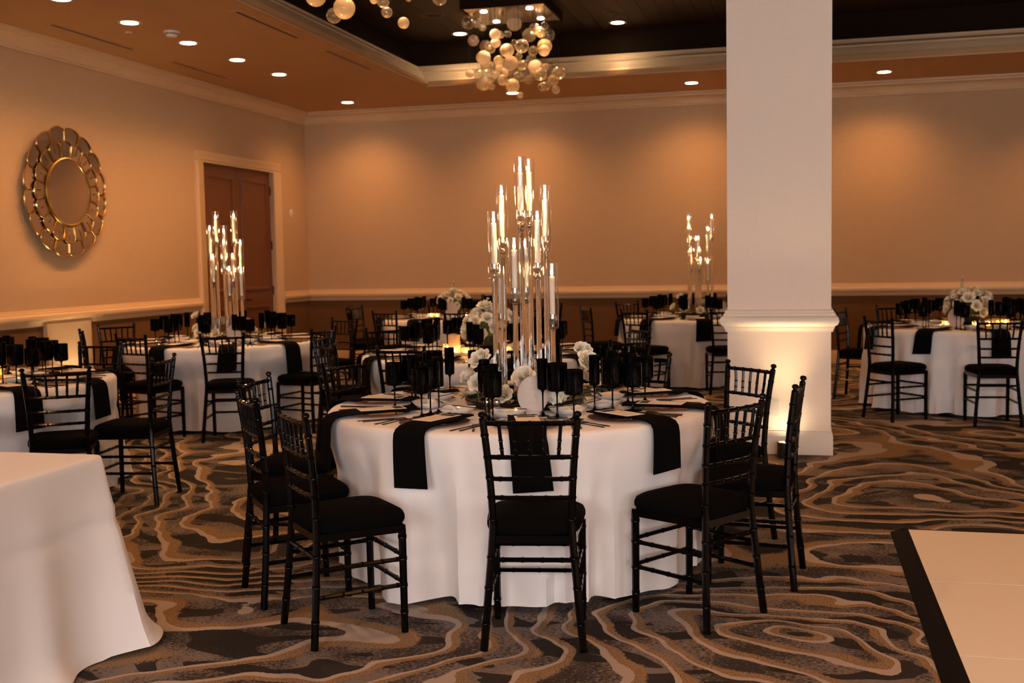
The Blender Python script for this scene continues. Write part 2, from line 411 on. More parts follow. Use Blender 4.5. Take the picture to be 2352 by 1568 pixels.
# wall crown
cp = [(0, 3.525), (.02, 3.525), (.02, 3.545), (.032, 3.552), (.036, 3.575), (.055, 3.61), (.085, 3.638), (.105, 3.645), (.108, 3.668), (.128, 3.675), (.13, 3.70)]
struct('trim_2', MB().ring(XL, XR, YF, YB, cp).mesh('trim_2', TRIM), 'painted crown moulding where walls meet ceiling')
RP = [(0, .91), (.014, .912), (.016, .93), (.022, .936), (.024, .95), (.046, .965), (.056, .99), (.050, 1.016), (.030, 1.03), (.028, 1.045), (.020, 1.05), (.016, 1.07), (0, 1.075)]
BP = [(0, 0), (.018, 0), (.018, .14), (.012, .155), (.010, .175), (0, .182)]
CA0, CA1 = DY0-.185, DY1+.2
for i, (nm, p, y0, y1) in enumerate((('trim_3', RP, YF, CA0), ('trim_4', RP, CA1, YB), ('baseboard_left', BP, YF, CA0), ('baseboard_corner', BP, CA1, YB))):
    struct(nm, MB().extr((XL+.003, y0), (XL+.003, y1), (1, 0), p).mesh(nm, TRIM))
struct('trim_5', MB().extr((XL, YB-.003), (XR, YB-.003), (0, -1), RP).mesh('trim_5', TRIM), 'chair rail moulding along the back wall')
struct('baseboard_back', MB().extr((XL, YB-.003), (XR, YB-.003), (0, -1), BP).mesh('baseboard_back', TRIM))
# column
CX0, CX1, CY0, CY1 = -.497, .247, 8.385, 9.13
colm = struct('column', None, 'square papered column with chair rail and pale base')
lnk('shaft', MB().box(CX0, CX1, CY0, CY1, 0, TZC).mesh('shaft', COLP, False), colm)
lnk('rail_moulding', MB().ring(CX0, CX1, CY0, CY1, RP, -1).mesh('rail_moulding', TRIMC), colm)
lnk('base_moulding', MB().ring(CX0, CX1, CY0, CY1, [(.0, 0), (.016, 0), (.016, .145), (.008, .158), (.008, .172), (0, .176)], -1).mesh('base_moulding', TRIMC), colm)
lnk('outlet_plate', MB().box(-.205, -.125, CY0-.006, CY0, .285, .40).mesh('outlet_plate', WHITEP, False), colm)
# double door
door = struct('door_1', None, 'mahogany double door in a pale casing')
cas = MB()
CPf = [(0, 0), (.0, .02), (.03, .022), (.045, .034), (.11, .036), (.125, .045), (.175, .048), (.185, .03), (.185, 0)]
def casing(p0, p1, out):
    mm = MB(); vs = []
    for p in (p0, p1):
        for o, h in CPf:
            vs.append((XL+h, p[0]+out[0]*o, p[1]+(out[1]*o if True else 0)))
    k = len(CPf)
    mm.add(vs, [(i, i+1, k+i+1, k+i) for i in range(k-1)]+[(k-1, 0, k, 2*k-1), tuple(reversed(range(k))), tuple(range(k, 2*k))]); return mm
lnk('casing', casing((DY0, 0), (DY0, DZ), (-1, 0)).mesh('casing', TRIM), door)
lnk('casing', casing((DY1, 0), (DY1, DZ), (1, 0)).mesh('casing', TRIM), door)
lnk('casing', casing((DY0-.185, DZ), (DY1+.185, DZ), (0, .72)).mesh('casing', TRIM), door)
ym = (DY0+DY1)/2
for (a, b, hs) in ((DY0+.006, ym-.003, 0), (ym+.003, DY1-.006, 1)):
    leaf = lnk('door_leaf', MB().box(XL-.10, XL-.05, a, b, .008, DZ-.006).mesh('door_leaf', DOORW, False), door)
    for (z0, z1) in ((.22, .885), (1.145, 2.585)):
        pr = MB().ring(a+.13, b-.13, z0, z1, [(-.03, 0), (-.025, .016), (.0, .02), (.008, .012), (.02, .004), (.03, .001)], 1)
        pr.v = [(XL-.05+z, x, y) for x, y, z in pr.v]
        lnk('panel_moulding', pr.mesh('panel_moulding', DOORW), leaf)
    yh = b+.004 if hs else a-.004
    for z in (.35, 1.1, 1.73, 2.49):
        lnk('hinge', MB().lathe([(.012, -.06), (.012, .06)], 10, (XL-.045, yh, z)).mesh('hinge', BLACKM), leaf)
    yl = a+.07 if hs else b-.07
    h = MB().tube([(XL-.05, yl, 1.0), (XL+.005, yl, 1.0), (XL+.012, yl+(.02 if hs else -.02), 1.0), (XL+.012, yl+(.12 if hs else -.12), 1.0)], .011)
    lnk('lever_handle', h.mesh('lever_handle', BLACKM), leaf)

# ------------------------------------------------------------------ mirror
MYC, MZC = 9.665, 2.225
mir = thing('flower_mirror', 'large round gold wall mirror with two rings of petal-shaped panes', 'mirror', (XL+.075, MYC, MZC))
def disc_poly(r, n=48): return [(r*math.cos(2*PI*i/n), r*math.sin(2*PI*i/n)) for i in range(n)]
def onwall(mb, off=(0, 0, 0)):
    mb.v = [(z+off[0], x+off[1], y+off[2]) for x, y, z in mb.v]; return mb
lnk('mirror_back', onwall(MB().lathe([(0, -.072), (.50, -.072), (.50, -.012), (.0, -.012)], 40)).mesh('mirror_back', BLACKM), mir)
lnk('center_mirror', onwall(MB().lathe([(0, -.01), (.325, -.01), (.325, .018), (0, .018)], 48)).mesh('center_mirror', MIRR), mir)
lnk('center_rim', onwall(MB().tube([(.332*math.cos(a), .332*math.sin(a), .016) for a in arc(0, 2*PI, 48)], .014, 8)).mesh('center_rim', GOLD), mir)
def petal(r0, r1, half, a0, tilt, zb):
    n = 10; pts = []
    side = r1-.042
    pts.append((r0*math.cos(-half), r0*math.sin(-half)))
    for i in range(n+1):
        t = -half+2*half*i/n
        rr = side+(r1-side)*math.sqrt(max(0, 1-(t/half)**2))
        pts.append((rr*math.cos(t*.985), rr*math.sin(t*.985)))
    pts.append((r0*math.cos(half), r0*math.sin(half)))
    return pts
for ring_i, (r0, r1, off, zb) in enumerate(((.335, .505, .0, .003), (.40, .645, .5, -.009))):
    N = 16; half = PI/N
    for i in range(N):
        a = 2*PI*(i+off)/N; pts = petal(r0, r1, half, a, 0, zb)
        ca, sa = math.cos(a), math.sin(a)
        tx, ty = random.uniform(-.09, .09), random.uniform(-.07, .07)
        rm = (r0+r1)/2
        def zz(px, py): return zb+(px-rm)*tx*.35+py*ty*.35
        mb = MB(); n = len(pts)
        vs = [(px*ca-py*sa, px*sa+py*ca, zz(px, py)) for px, py in pts]+[(px*ca-py*sa, px*sa+py*ca, zz(px, py)-.008) for px, py in pts]
        mb.add(vs, [tuple(range(n)), tuple(reversed(range(n, 2*n)))]+[(j, n+j, n+(j+1) % n, (j+1) % n) for j in range(n)])
        p = lnk('petal_pane', onwall(mb).mesh('petal_pane', MIRR, False), mir)
        rim = MB().tube([(px*ca-py*sa, px*sa+py*ca, zb+.006) for px, py in pts[:-1]+[pts[-1]]], .0075, 6)
        lnk('petal_rim', onwall(rim).mesh('petal_rim', GOLD), p)

# ------------------------------------------------------------------ ceiling fittings
dl_ring = MB().lathe([(.075, -.001), (.105, -.004), (.108, 0), (.108, .004), (.075, .03)], 28).mesh('trim_ring', plain('downlight_trim', (.62, .52, .42), .4))
dl_lens = MB().lathe([(0, -.003), (.076, -.003), (.077, -.001)], 28).mesh('lens', LENS)
def downlight(x, y, z, label, power=DOWN_W, size=142, blend=1.0):
    t = thing('recessed_downlight', label, 'downlight', (x, y, z), 0, 'recessed ceiling downlights')
    lnk('trim_ring', dl_ring, t); lnk('lens', dl_lens, t)
    L = bpy.data.lights.new('downlight_lamp', 'SPOT'); L.energy = power; L.color = WARM; L.spot_size = math.radians(size); L.spot_blend = blend; L.shadow_soft_size = .07
    lnk('lamp', L, t, (0, 0, -.03))
ordw = ['first', 'second', 'third', 'fourth', 'fifth']
for i, y in enumerate((8.15, 9.13, 10.14, 11.15, 12.16)):
    downlight(-5.91, y, ZC, 'lit recessed downlight, %s from the top edge, row above the mirror' % ordw[i])
for i, x in enumerate((-6.07, -3.69, -1.31, 1.05)):
    downlight(x, 14.6, ZC, 'lit round recessed downlight, ' + ('in the far ceiling corner', 'below the bubble chandelier', 'just left of the column', 'just right of the column')[i] + ' along the back wall', DOWN_W*1.0)
downlight(-2.09, 13.5, TZC, 'lit downlight in the dark tray right of the bubble chandelier', DOWN_W*.6, 38)
downlight(-4.08, 13.5, TZC, 'lit downlight in the dark tray left of the bubble chandelier', DOWN_W*.6, 38)
# lamps further along the same ceiling, outside the picture
for (x, y, z) in ((-5.91, 6.1, ZC), (-5.91, 4.0, ZC), (-5.91, 1.5, ZC), (3.43, 14.6, ZC), (5.8, 14.6, ZC), (6.5, 11, ZC), (6.5, 7, ZC), (6.5, 3, ZC), (-2.09, 9.6, TZC), (.6, 12, TZC), (3, 9.6, TZC), (3, 6, TZC), (-2.4, 5.4, TZC), (.5, 5.4, TZC), (-3.4, 2.6, TZC), (.2, 2.2, TZC), (3, 2, TZC)):
    L = bpy.data.lights.new('downlight_lamp', 'SPOT'); L.energy = DOWN_W*(1.3 if z > ZC else .9); L.color = WARM; L.spot_size = math.radians(120); L.spot_blend = .9; L.shadow_soft_size = .07
    lnk('downlight_lamp', L, None, (x, y, z-.03))
# linear slot diffusers
def slot(x0, x1, y0, y1, label):
    t = thing('slot_diffuser', label, 'air vent', ((x0+x1)/2, (y0+y1)/2, ZC), 0, 'linear slot diffusers in the ceiling')
    hx, hy = (x1-x0)/2, (y1-y0)/2
    lnk('flange', MB().ring(-hx-.03, hx+.03, -hy-.03, hy+.03, [(0, 0), (0, -.004), (.03, -.005), (.03, .0)], 1, True).mesh('flange', CEIL, False), t)
    lnk('slot', MB().box(-hx, hx, -hy, hy, -.002, -.0005).mesh('slot', BLACKM, False), t)
slot(-6.63, -6.59, 8.95, 10.26, 'dark linear slot vent above the mirror beside the crown moulding')
slot(-6.63, -6.59, 11.0, 12.2, 'dark linear slot vent in the ceiling near the wooden door')
slot(-4.80, -4.76, 9.03, 10.27, 'dark linear slot vent beside the tray, left of the top chandelier')
slot(-4.80, -4.76, 10.97, 12.2, 'dark linear slot vent beside the tray, nearer its corner')
slot(-2.85, -1.9, 13.66, 13.70, 'dark linear slot vent behind the bubble chandelier')
slot(1.6, 2.7, 13.62, 13.66, 'dark linear slot vent right of the column')
sd = thing('smoke_detector', 'small white smoke detector on the ceiling between two downlights', 'smoke detector', (-5.76, 9.59, ZC))
lnk('base', MB().lathe([(0, 0), (.075, 0), (.075, -.018), (0, -.018)], 24).mesh('base', WHITEP), sd)
lnk('sensor', MB().lathe([(.062, -.018), (.058, -.035), (.045, -.052), (.02, -.056), (0, -.056)], 24).mesh('sensor', WHITEP), sd)
lnk('sensor_slots', MB().lathe([(.0605, -.022), (.0615, -.026), (.0605, -.032)], 24).mesh('sensor_slots', BLACKM), sd)
sk = thing('sprinkler_head', 'small sprinkler head hanging below the ceiling near the mirror', 'sprinkler', (-6.16, 9.49, ZC))
lnk('cup', MB().lathe([(0, 0), (.035, 0), (.03, -.008), (0, -.008)], 16).mesh('cup', WHITEP), sk)
lnk('deflector', MB().lathe([(.006, -.008), (.006, -.035), (.022, -.037), (.022, -.04), (0, -.04)], 12).mesh('deflector', CHROME), sk)
sp = thing('ceiling_speaker', 'round dark speaker grille in the tray ceiling beside the bubble chandelier', 'speaker', (-4.06, 12.38, TZC))
lnk('ring', MB().lathe([(.105, 0), (.105, -.006), (.135, -.008), (.14, 0)], 28).mesh('ring', plain('speaker_ring', (.11, .065, .03), .5)), sp)
lnk('grille', MB().lathe([(0, -.004), (.105, -.003), (.105, .0)], 28).mesh('grille', SPKR), sp)
wp = thing('wall_plate', 'small round pale plate on the wall beside the wooden door', 'wall plate', (XL, 14.88, 2.2))
lnk('plate', onwall(MB().lathe([(0, .012), (.05, .012), (.06, .004), (.06, 0)], 20)).mesh('plate', WHITEP), wp)

# ------------------------------------------------------------------ bubble chandeliers
def pix(u, v, D):
    d = _f + _r2*(u-1176)/FPX + _u2*(784-v)/FPX
    return Vector((0, 0, 1.485)) + d*D
def chandelier(label, cx, cy, bubbles, sphere_meshes):
    t = thing('bubble_chandelier', label, 'chandelier', (cx, cy, 4.2), 0, 'bubble glass chandeliers')
    h = .475
    lnk('canopy', MB().ring(-h, h, -h, h, [(0, .10), (0, 0), (.02, 0), (.02, .10)], 1, True).mesh('canopy', TRAYP, False), t)
    lnk('canopy_mirror', MB().box(-h+.02, h-.02, -h+.02, h-.02, .005, .09).mesh('canopy_mirror', CHROMIRROR, False), t)
    for sx in (-1, 1):
        for sy in (-1, 1):
            p = lnk('spot_lens', MB().lathe([(0, -.004), (.035, -.004), (.04, .004)], 16).mesh('spot_lens', LENS), t, (sx*.26, sy*.27, 0))
            L = bpy.data.lights.new('chandelier_lamp', 'SPOT'); L.energy = 14; L.color = (1, .62, .32); L.spot_size = math.radians(95); L.spot_blend = .8; L.shadow_soft_size = .03
            lnk('lamp', L, t, (sx*.26, sy*.27, -.02))
    for (p, r, k) in bubbles:
        q = p-Vector((cx, cy, 4.2))
        o = lnk('glass_bubble', sphere_meshes[k], t, q); o.scale = (r, r, r*random.uniform(.93, 1))
        L = -q.z-r
        if L > .02:
            lnk('wire', MB().tube([(0, 0, 0), (0, 0, L/2), (0, 0, L)], .0012, 4).mesh('wire', BLACKM), t, (q.x, q.y, q.z+r))
SM = {k: MB().sphere((0, 0, 0), 1, 24, 14).mesh('glass_bubble', mt) for k, mt in (('C', BUBC), ('S', BUBS), ('F', BUBF))}
raw = [(235,335,105,'C'),(360,360,60,'F'),(445,410,58,'F'),(925,355,112,'F'),(310,608,87,'F'),(635,515,85,'F'),(715,520,60,'C'),(825,508,57,'C'),(645,640,78,'F'),(490,690,92,'S'),(560,725,82,'C'),(1150,525,108,'S'),(1225,430,85,'C'),(1300,470,80,'C'),(1375,390,62,'C'),(1420,530,112,'C'),(1320,500,70,'C'),(1378,690,112,'S'),(1370,760,85,'S'),(925,640,52,'C'),(1035,690,108,'C'),(815,755,108,'S'),(460,865,110,'F'),(515,990,105,'C'),(690,905,78,'S'),(1205,760,75,'C'),(990,840,55,'C'),(1180,885,80,'C'),(865,945,112,'F'),(1035,980,80,'C'),(1235,1000,106,'F'),(1390,1005,60,'F'),(1590,1095,103,'C'),(700,1025,60,'F'),(770,1085,68,'S'),(255,1105,65,'F'),(385,1115,75,'C'),(640,1125,60,'C'),(460,1255,110,'S'),(575,1180,60,'C'),(585,1300,52,'C'),(750,1205,80,'S'),(895,1285,107,'S'),(990,1150,85,'C'),(1135,1195,65,'C'),(1010,1425,52,'C'),(1205,1100,55,'C'),(1315,1115,100,'C'),(1500,1205,85,'S'),(1395,1285,75,'C'),(1335,1305,60,'C'),(1545,1345,62,'C')]
rng = random.Random(3); bub = []
for (a, b, r, k) in raw:
    rr = None
    for tr in range(60):
        D = 12.55+rng.uniform(-.42, .42); p = pix(1040+a/6.532, b/6.532, D); rr = r/6.532*D/FPX
        if all((p-q).length > rr+r2*.98 for q, r2, _ in bub): break
    bub.append((p, rr, k))
chandelier('cluster chandelier of clear and frosted glass bubbles hanging from the dark tray', -3.08, 12.25, bub, SM)
bub2 = [(pix(u, v, D), r*D/FPX, k) for (u, v, r, k, D) in ((725, -8, 24, 'S', 8.4), (790.7, 18.6, 25, 'S', 8.3), (767, 36, 17.5, 'C', 8.55), (859, -1, 10, 'S', 8.6), (880, 4, 14.5, 'C', 8.2), (888.5, 28, 13, 'C', 8.5), (927, 52.5, 13.5, 'S', 8.3), (938, -4, 8, 'C', 8.6), (1009.6, -4, 17, 'C', 8.3))]
for i in range(14):
    bub2.append((Vector((-3.08+rng.uniform(-.4, .4), 8.1+rng.uniform(-.4, .4), 3.72+.42*rng.random())), rng.uniform(.03, .07), rng.choice('CSF')))
chandelier('partly visible bubble chandelier cut by the top edge, pale seeded glass balls', -3.08, 8.1, bub2, SM)

# ------------------------------------------------------------------ uplights
def uplight(x, y, face, label, power, rot):
    t = thing('uplight', label, 'uplight', (x, y, 0), rot, 'black floor uplights')
    lnk('housing', MB().lathe([(0, .0), (.05, .0), (.055, .01), (.055, .11), (.048, .115), (.046, .095), (0, .095)], 20).mesh('housing', BLACKM), t)
    lnk('lens', MB().lathe([(0, .1), (.044, .1), (.044, .096), (0, .096)], 20).mesh('lens', UPL), t)
    lnk('yoke', MB().tube([(-.065, 0, .004), (-.065, 0, .08), (-.05, 0, .085)], .005, 6).mesh('yoke', BLACKM), t)
    L = bpy.data.lights.new('uplight_lamp', 'SPOT'); L.energy = power; L.color = (1, .68, .34); L.spot_size = math.radians(75); L.spot_blend = .9; L.shadow_soft_size = .04
    o = lnk('lamp', L, t, (0, 0, .125)); o.rotation_euler = (math.radians(180-12), 0, 0)
uplight(-.08, 8.24, 0, 'small black uplight at the foot of the column', 25, PI)
uplight(XL+.22, 9.62, 0, 'black uplight on the floor below the mirror', 9, -PI/2+PI)

# ------------------------------------------------------------------ dance floor
df = thing('dance_floor', 'white portable dance floor with black edging in the corner', 'dance floor', (.57, 6.06, 0))
for i in range(4):
    for j in range(6):
        x0, x1, y1, y0 = i*.945+.002, (i+1)*.945-.002, -j*.945-.002, -(j+1)*.945+.002
        lnk('floor_panel', MB().box(x0, x1, y0, y1, .0, .028).mesh('floor_panel', DFLOOR, False), df)
E2 = [(0, .029), (0, 0), (.085, 0), (.085, .004), (.012, .028)]
for (p0, p1, nr) in (((0, .03), (0, -5.67), (-1, 0)), ((-.03, 0), (3.78, 0), (0, 1))):
    lnk('edging', MB().extr(p0, p1, nr, E2 if nr[0] else [(0, .029), (0, 0), (.05, 0), (.05, .004), (.012, .028)]).mesh('edging', DEDGE, False), df)

# ------------------------------------------------------------------ chair
def ringed(path, r0, r1, rings, n=8, rise=.0032, wid=.006, tail=None):
    """tube with bamboo-like ring bumps at fractions of its length"""
    P = [Vector(p) for p in path]; L = [0]
    for i in range(1, len(P)): L.append(L[-1]+(P[i]-P[i-1]).length)
    tot = L[-1]
    def at(s):
        s = max(0, min(tot, s))
        for i in range(1, len(P)):
            if s <= L[i]+1e-9:
                f = (s-L[i-1])/max(1e-9, L[i]-L[i-1]); return P[i-1].lerp(P[i], f)
        return P[-1]
    ss = set(L)
    for q in rings:
        for d in (-1.2, -.9, -.5, 0, .5, .9, 1.2): ss.add(q*tot+d*wid)
    ss = sorted(x for x in ss if 0 <= x <= tot); out = []; rad = []; last = -1
    for s in ss:
        if s-last < 1e-4: continue
        last = s; r = r0+(r1-r0)*s/tot
        for q in rings:
            d = abs(s-q*tot)/wid
            if d < 1: r += rise*(1 if d > .3 else .35)
        out.append(at(s)); rad.append(r)
    if tail:
        d = (out[-1]-out[-2]).normalized(); e = out[-1]
        for dz, r in tail: out.append(e+d*dz); rad.append(r)
    return MB().tube(out, rad, n)
def mk_chair():
    t = lnk('banquet_chair', None)
    for s in (-1, 1):
        path = catmull([(s*.189, -.197, 0), (s*.170, -.177, .22), (s*.152, -.163, .43), (s*.150, -.162, .52), (s*.160, -.173, .70), (s*.177, -.197, .888)], 5)
        lnk('back_post', ringed(path, .0158, .0138, (.12, .27, .40, .565, .66, .745, .835, .93), 8, .0026, .005, [(.004, .009), (.008, .0085), (.012, .0145), (.018, .0155), (.025, .0135), (.029, .008), (.03, .001)]).mesh('back_post', LACQ), t)
        lnk('front_leg', ringed([(s*.176, .186, 0), (s*.177, .184, .42)], .0150, .0168, (.2, .46, .72, .93), 8, .0026).mesh('front_leg', LACQ), t)
        for z in (.195, .300):
            lnk('side_stretcher', ringed([(s*(.189-.019*z/.22), -.197+.020*z/.22, z), (s*.1765, .185, z)], .0092, .0092, (.08, .3, .52, .75, .93), 6, .002, .004).mesh('side_stretcher', LACQ), t)
    for z in (.205, .315):
        lnk('front_stretcher', ringed([(-.176, .185, z), (.176, .185, z)], .0092, .0092, (.2, .5, .8), 6, .002, .004).mesh('front_stretcher', LACQ), t)
    lnk('rear_stretcher', ringed([(-.16, -.168, .345), (.16, -.168, .345)], .0095, .0095, (.15, .38, .62, .85), 6, .002, .004).mesh('rear_stretcher', LACQ), t)
    def xw(z): return .150+(z-.52)*(.177-.150)/.37
    def yw(z): return -.162-(max(0, z-.52)/.37)**1.2*.034
    for z, rr in ((.585, .0094), (.658, .0094), (.742, .0096), (.872, .0102)):
        n = 8; pts = [(xw(z)*(2*i/n-1), yw(z)-.012*(1-(2*i/n-1)**2), z) for i in range(n+1)]
        lnk('back_rail', ringed(pts, rr, rr, (.14, .32, .5, .68, .86), 6, .002, .0045).mesh('back_rail', LACQ), t)
    for i in range(5):
        f = (i-2)/2
        x0, x1 = f*.105, f*.116
        lnk('spindle', ringed([(x0, yw(.742)-.012*(1-(x0/.166)**2), .742), ((x0+x1)/2, (yw(.742)+yw(.872))/2-.010, .807), (x1, yw(.872)-.012*(1-(x1/.175)**2), .872)], .0070, .0070, (.25, .5), 6, .002, .0035).mesh('spindle', LACQ), t)
    fr = [(-.160, -.168), (.160, -.168), (.186, .196), (-.186, .196)]; inn = [(-.125, -.135), (.125, -.135), (.15, .165), (-.15, .165)]
    m = MB(); vs = [(x, y, z) for z in (.408, .438) for q in (fr, inn) for x, y in q]
    fs = []
    for i in range(4):
        j = (i+1) % 4; fs += [(i, j, 8+j, 8+i), (4+j, 4+i, 12+i, 12+j), (j, i, 4+i, 4+j), (8+i, 8+j, 12+j, 12+i)]
    lnk('seat_frame', m.add(vs, fs).mesh('seat_frame', LACQ, False), t)
    m = MB(); N = 32; prof = [(.0, .436), (.86, .436), (.97, .442), (1.0, .456), (1.0, .470), (.965, .486), (.87, .497), (.6, .504), (.0, .507)]
    vs = []; fs = []
    for r, z in prof[1:-1]:
        for i in range(N):
            a = 2*PI*i/N; ca, sa = math.cos(a), math.sin(a); e = .45
            X = math.copysign(abs(ca)**e, ca); Y = math.copysign(abs(sa)**e, sa)
            wx = .176+.028*(Y*.5+.5)
            vs.append((X*wx*r, .022+Y*.200*r, z))
    k = len(prof)-2
    for q in range(k-1):
        for i in range(N):
            j = (i+1) % N; fs.append((q*N+i, q*N+j, (q+1)*N+j, (q+1)*N+i))
    fs.append(tuple(reversed(range(N)))); vs.append((0, .022, .507)); 
    for i in range(N): fs.append(((k-1)*N+i, (k-1)*N+(i+1) % N, k*N))
    lnk('seat_cushion', m.add(vs, fs).mesh('seat_cushion', CUSH), t)
    return t
CH0 = mk_chair(); ch_used = [False]
def place_chair(M, d, label, group):
    if not ch_used[0]: o = CH0; ch_used[0] = True
    else: o = copy_tree(CH0)
    d = Vector((d[0], d[1], 0)).normalized()
    o.location = (M[0]+d.x*.195, M[1]+d.y*.195, 0); o.rotation_euler = (0, 0, math.atan2(-d.x, d.y))
    tag(o, label, 'chair', group); return o

# ------------------------------------------------------------------ tables
TZ = .762; RT = .95
def round_cloth(seed, gaps, R=RT):
    rg = random.Random(seed); NA = 288; rows = 26
    ph = [(k, rg.uniform(.6, 1)*.36, rg.uniform(0, 2*PI)) for k in (4, 7, 10, 13, 17, 21, 26)]
    def f(a): return sum(w_*math.cos(k*a+p) for k, w_, p in ph)
    def lim(a):
        """largest radius that keeps the cloth behind the seat and legs of a pushed-in chair"""
        g = 9.0
        for q, rf in gaps:
            d = (a-q+PI) % (2*PI)-PI; g = min(g, rf+.9*max(0, abs(d)-.25)**1.3)
        return g
    top = [(0.0, TZ)]+[(R*q, TZ) for q in (.3, .6, .85, .94)]+[(R-.022, TZ-.0008), (R-.010, TZ-.004), (R-.002, TZ-.012), (R+.003, TZ-.026)]
    vs = [(0, 0, TZ)]; fs = []
    def addring(fn):
        o = len(vs)
        for i in range(NA): vs.append(fn(2*PI*i/NA))
        return o
    starts = [addring(lambda a, r=r, z=z: (r*math.cos(a), r*math.sin(a), z)) for r, z in top[1:]]
    for q in range(1, rows+1):
        s = q/rows
        def fn(a, s=s):
            hem = .018+.016*(.5+.5*f(a+.3))
            z = (TZ-.026)*(1-s)+hem*s
            ff = f(a); sharp = math.copysign(abs(ff)**.75, ff)
            sm = min(1, max(0, (s-.10)/.30)); sm = sm*sm*(3-2*sm)
            r = R+.006+s*.026+(.15*s**1.15)*sharp
            r += .007*s*math.sin(31*a+seed)+.003*math.sin(9*s*3+5*a)
            L = lim(a); r0 = R+.004
            if r > L: r = (1-sm)*min(r, r0)+sm*(L-.012*(1-math.exp(-(r-L)/.02)))
            return (r*math.cos(a), r*math.sin(a), z)
        starts.append(addring(fn))
    for i in range(NA): fs.append((0, starts[0]+i, starts[0]+(i+1) % NA))
    for k in range(len(starts)-1):
        a, b = starts[k], starts[k+1]
        for i in range(NA): j = (i+1) % NA; fs.append((a+i, b+i, b+j, a+j))
    return MB().add(vs, fs).mesh('round_tablecloth', CLOTH, weld=False)
def table(c, phrase, seed, gaps, group):
    t = thing('banquet_table', 'round folding banquet table under the white cloth of ' + phrase, 'table', (c[0], c[1], 0), 0, 'round banquet tables')
    lnk('tabletop', MB().lathe([(0, .725), (.90, .725), (.91, .73), (.91, .752), (.90, .757), (0, .757)], 48).mesh('tabletop', WOODT), t)
    for a in (45, 135, 225, 315):
        a = math.radians(a); lnk('leg', MB().tube([(.62*math.cos(a), .62*math.sin(a), 0), (.55*math.cos(a), .55*math.sin(a), .727)], .016).mesh('leg', BLACKM), t)
    cl = lnk('round_tablecloth', round_cloth(seed, gaps), None, (c[0], c[1], 0))
    tag(cl, 'white floor-length cloth draped over ' + phrase, 'tablecloth', 'white round tablecloths')

# place-setting meshes (frame: outward from the table centre is -y, diner's right is +x)
charger_me = MB().lathe([(0, .002), (.095, .002), (.11, .005), (.135, .0085), (.150, .0100), (.156, .0118), (.158, .0105), (.150, .006), (.12, .002), (.10, .0), (0, .0)], 40).mesh('charger_plate', CHARG)
def napkin_mesh(skew, drop):
    path = [(.545, .0148), (.57, .0152), (.70, .0150), (.85, .0150), (.90, .0140), (.935, .0105), (.962, .004), (.980, -.014), (.988, -.04), (.993, -.10), (.997, -.16), (1.000, -.20-drop)]
    vs = []; n = 9; k = len(path)
    for side in (1, 0):
        for i, (ro, z) in enumerate(path):
            u = i/(k-1); wd = .066+.018*u
            for j in range(n):
                x = (2*j/(n-1)-1)*wd
                pl = .0016*math.cos(j*PI*.9+i*.2)
                tx, tz = ((0, 1) if i < 6 else (1, .35) if i < 8 else (1, 0))
                th = .007*side+pl*(1 if side else .0)
                sx = x+skew*u*u*.05
                vs.append((sx, -(ro+tx*th), z+tz*th+(.004*(x/wd) if i == k-1 else 0)))
    fs = []
    o = n*k
    for i in range(k-1):
        for j in range(n-1):
            a = i*n+j; fs.append((a, a+1, a+n+1, a+n)); fs.append((o+a, o+a+n, o+a+n+1, o+a+1))
    for i in range(k-1):
        for j in (0, n-1): a = i*n+j; fs.append((a, a+n, o+a+n, o+a))
    for i in (0, k-1):
        for j in range(n-1): a = i*n+j; fs.append((a, o+a, o+a+1, a+1))
    return MB().add(vs, fs).mesh('napkin', NAPK)
NAP = [napkin_mesh(s, d) for s, d in ((0, .02), (.6, .035), (-.6, .0), (.3, .05))]
menu_me = MB().box(-.052, .052, -.110, .110, 0, .0016).mesh('menu_card', MENU, False)
def bread_mesh():
    N = 40; vs = []; fs = []
    prof = [(0, .004), (.42, .004), (.60, .010), (.80, .020), (.97, .034), (1.0, .036), (.985, .0335), (.82, .016), (.60, .004), (.42, .0), (0, .0)]
    rows = prof[1:-1]
    for r, z in rows:
        for i in range(N):
            a = 2*PI*i/N; ca, sa = math.cos(a), math.sin(a); e = .62
            X = math.copysign(abs(ca)**e, ca); Y = math.copysign(abs(sa)**e, sa)
            lift = 1+.28*r*r*(abs(X*Y))
            vs.append((X*.082*r, Y*.078*r, z*lift*.78))
    k = len(rows)
    for q in range(k-1):
        for i in range(N): j = (i+1) % N; fs.append((q*N+i, q*N+j, (q+1)*N+j, (q+1)*N+i))
    fs.append(tuple(range(N))); fs.append(tuple(reversed([(k-1)*N+i for i in range(N)])))
    return MB().add(vs, fs).mesh('bread_plate', PORC)
bread_me = bread_mesh()
butter_me = MB().sphere((0, 0, .0115), .0125, 14, 9).mesh('butter_ball', BUTTER)
def outline(pts, th, name): return MB().prism(pts, 0, th).mesh(name, BMETAL, False)
def fork_mesh():
    p = [(-.004, -.10), (.004, -.10), (.0055, -.085), (.0025, .0), (.003, .035), (.0115, .05), (.0125, .062), (.0120, .098), (.0095, .10), (.009, .066), (.0065, .064), (.0055, .099), (.0025, .099), (.002, .064), (-.002, .064), (-.0025, .099), (-.0055, .099), (-.0065, .064), (-.009, .066), (-.0095, .10), (-.012, .098), (-.0125, .062), (-.0115, .05), (-.003, .035), (-.0025, 0), (-.0055, -.085)]
    return outline(p, .003, 'fork')
def spoon_mesh():
    m = MB(); n = 14
    hd = [(-.004, -.10), (.004, -.10), (.0055, -.085), (.0022, .02), (.004, .045)]
    el = [(.019*math.sin(PI*(i+.9)/(n+.8)), .074-.032*math.cos(PI*(i+.9)/(n+.8))) for i in range(n)]
    pts = hd+el+[(-x, y) for x, y in reversed(el[:-1])]+[(-.004, .045), (-.0022, .02), (-.0055, -.085)]
    return outline(pts, .004, 'spoon')
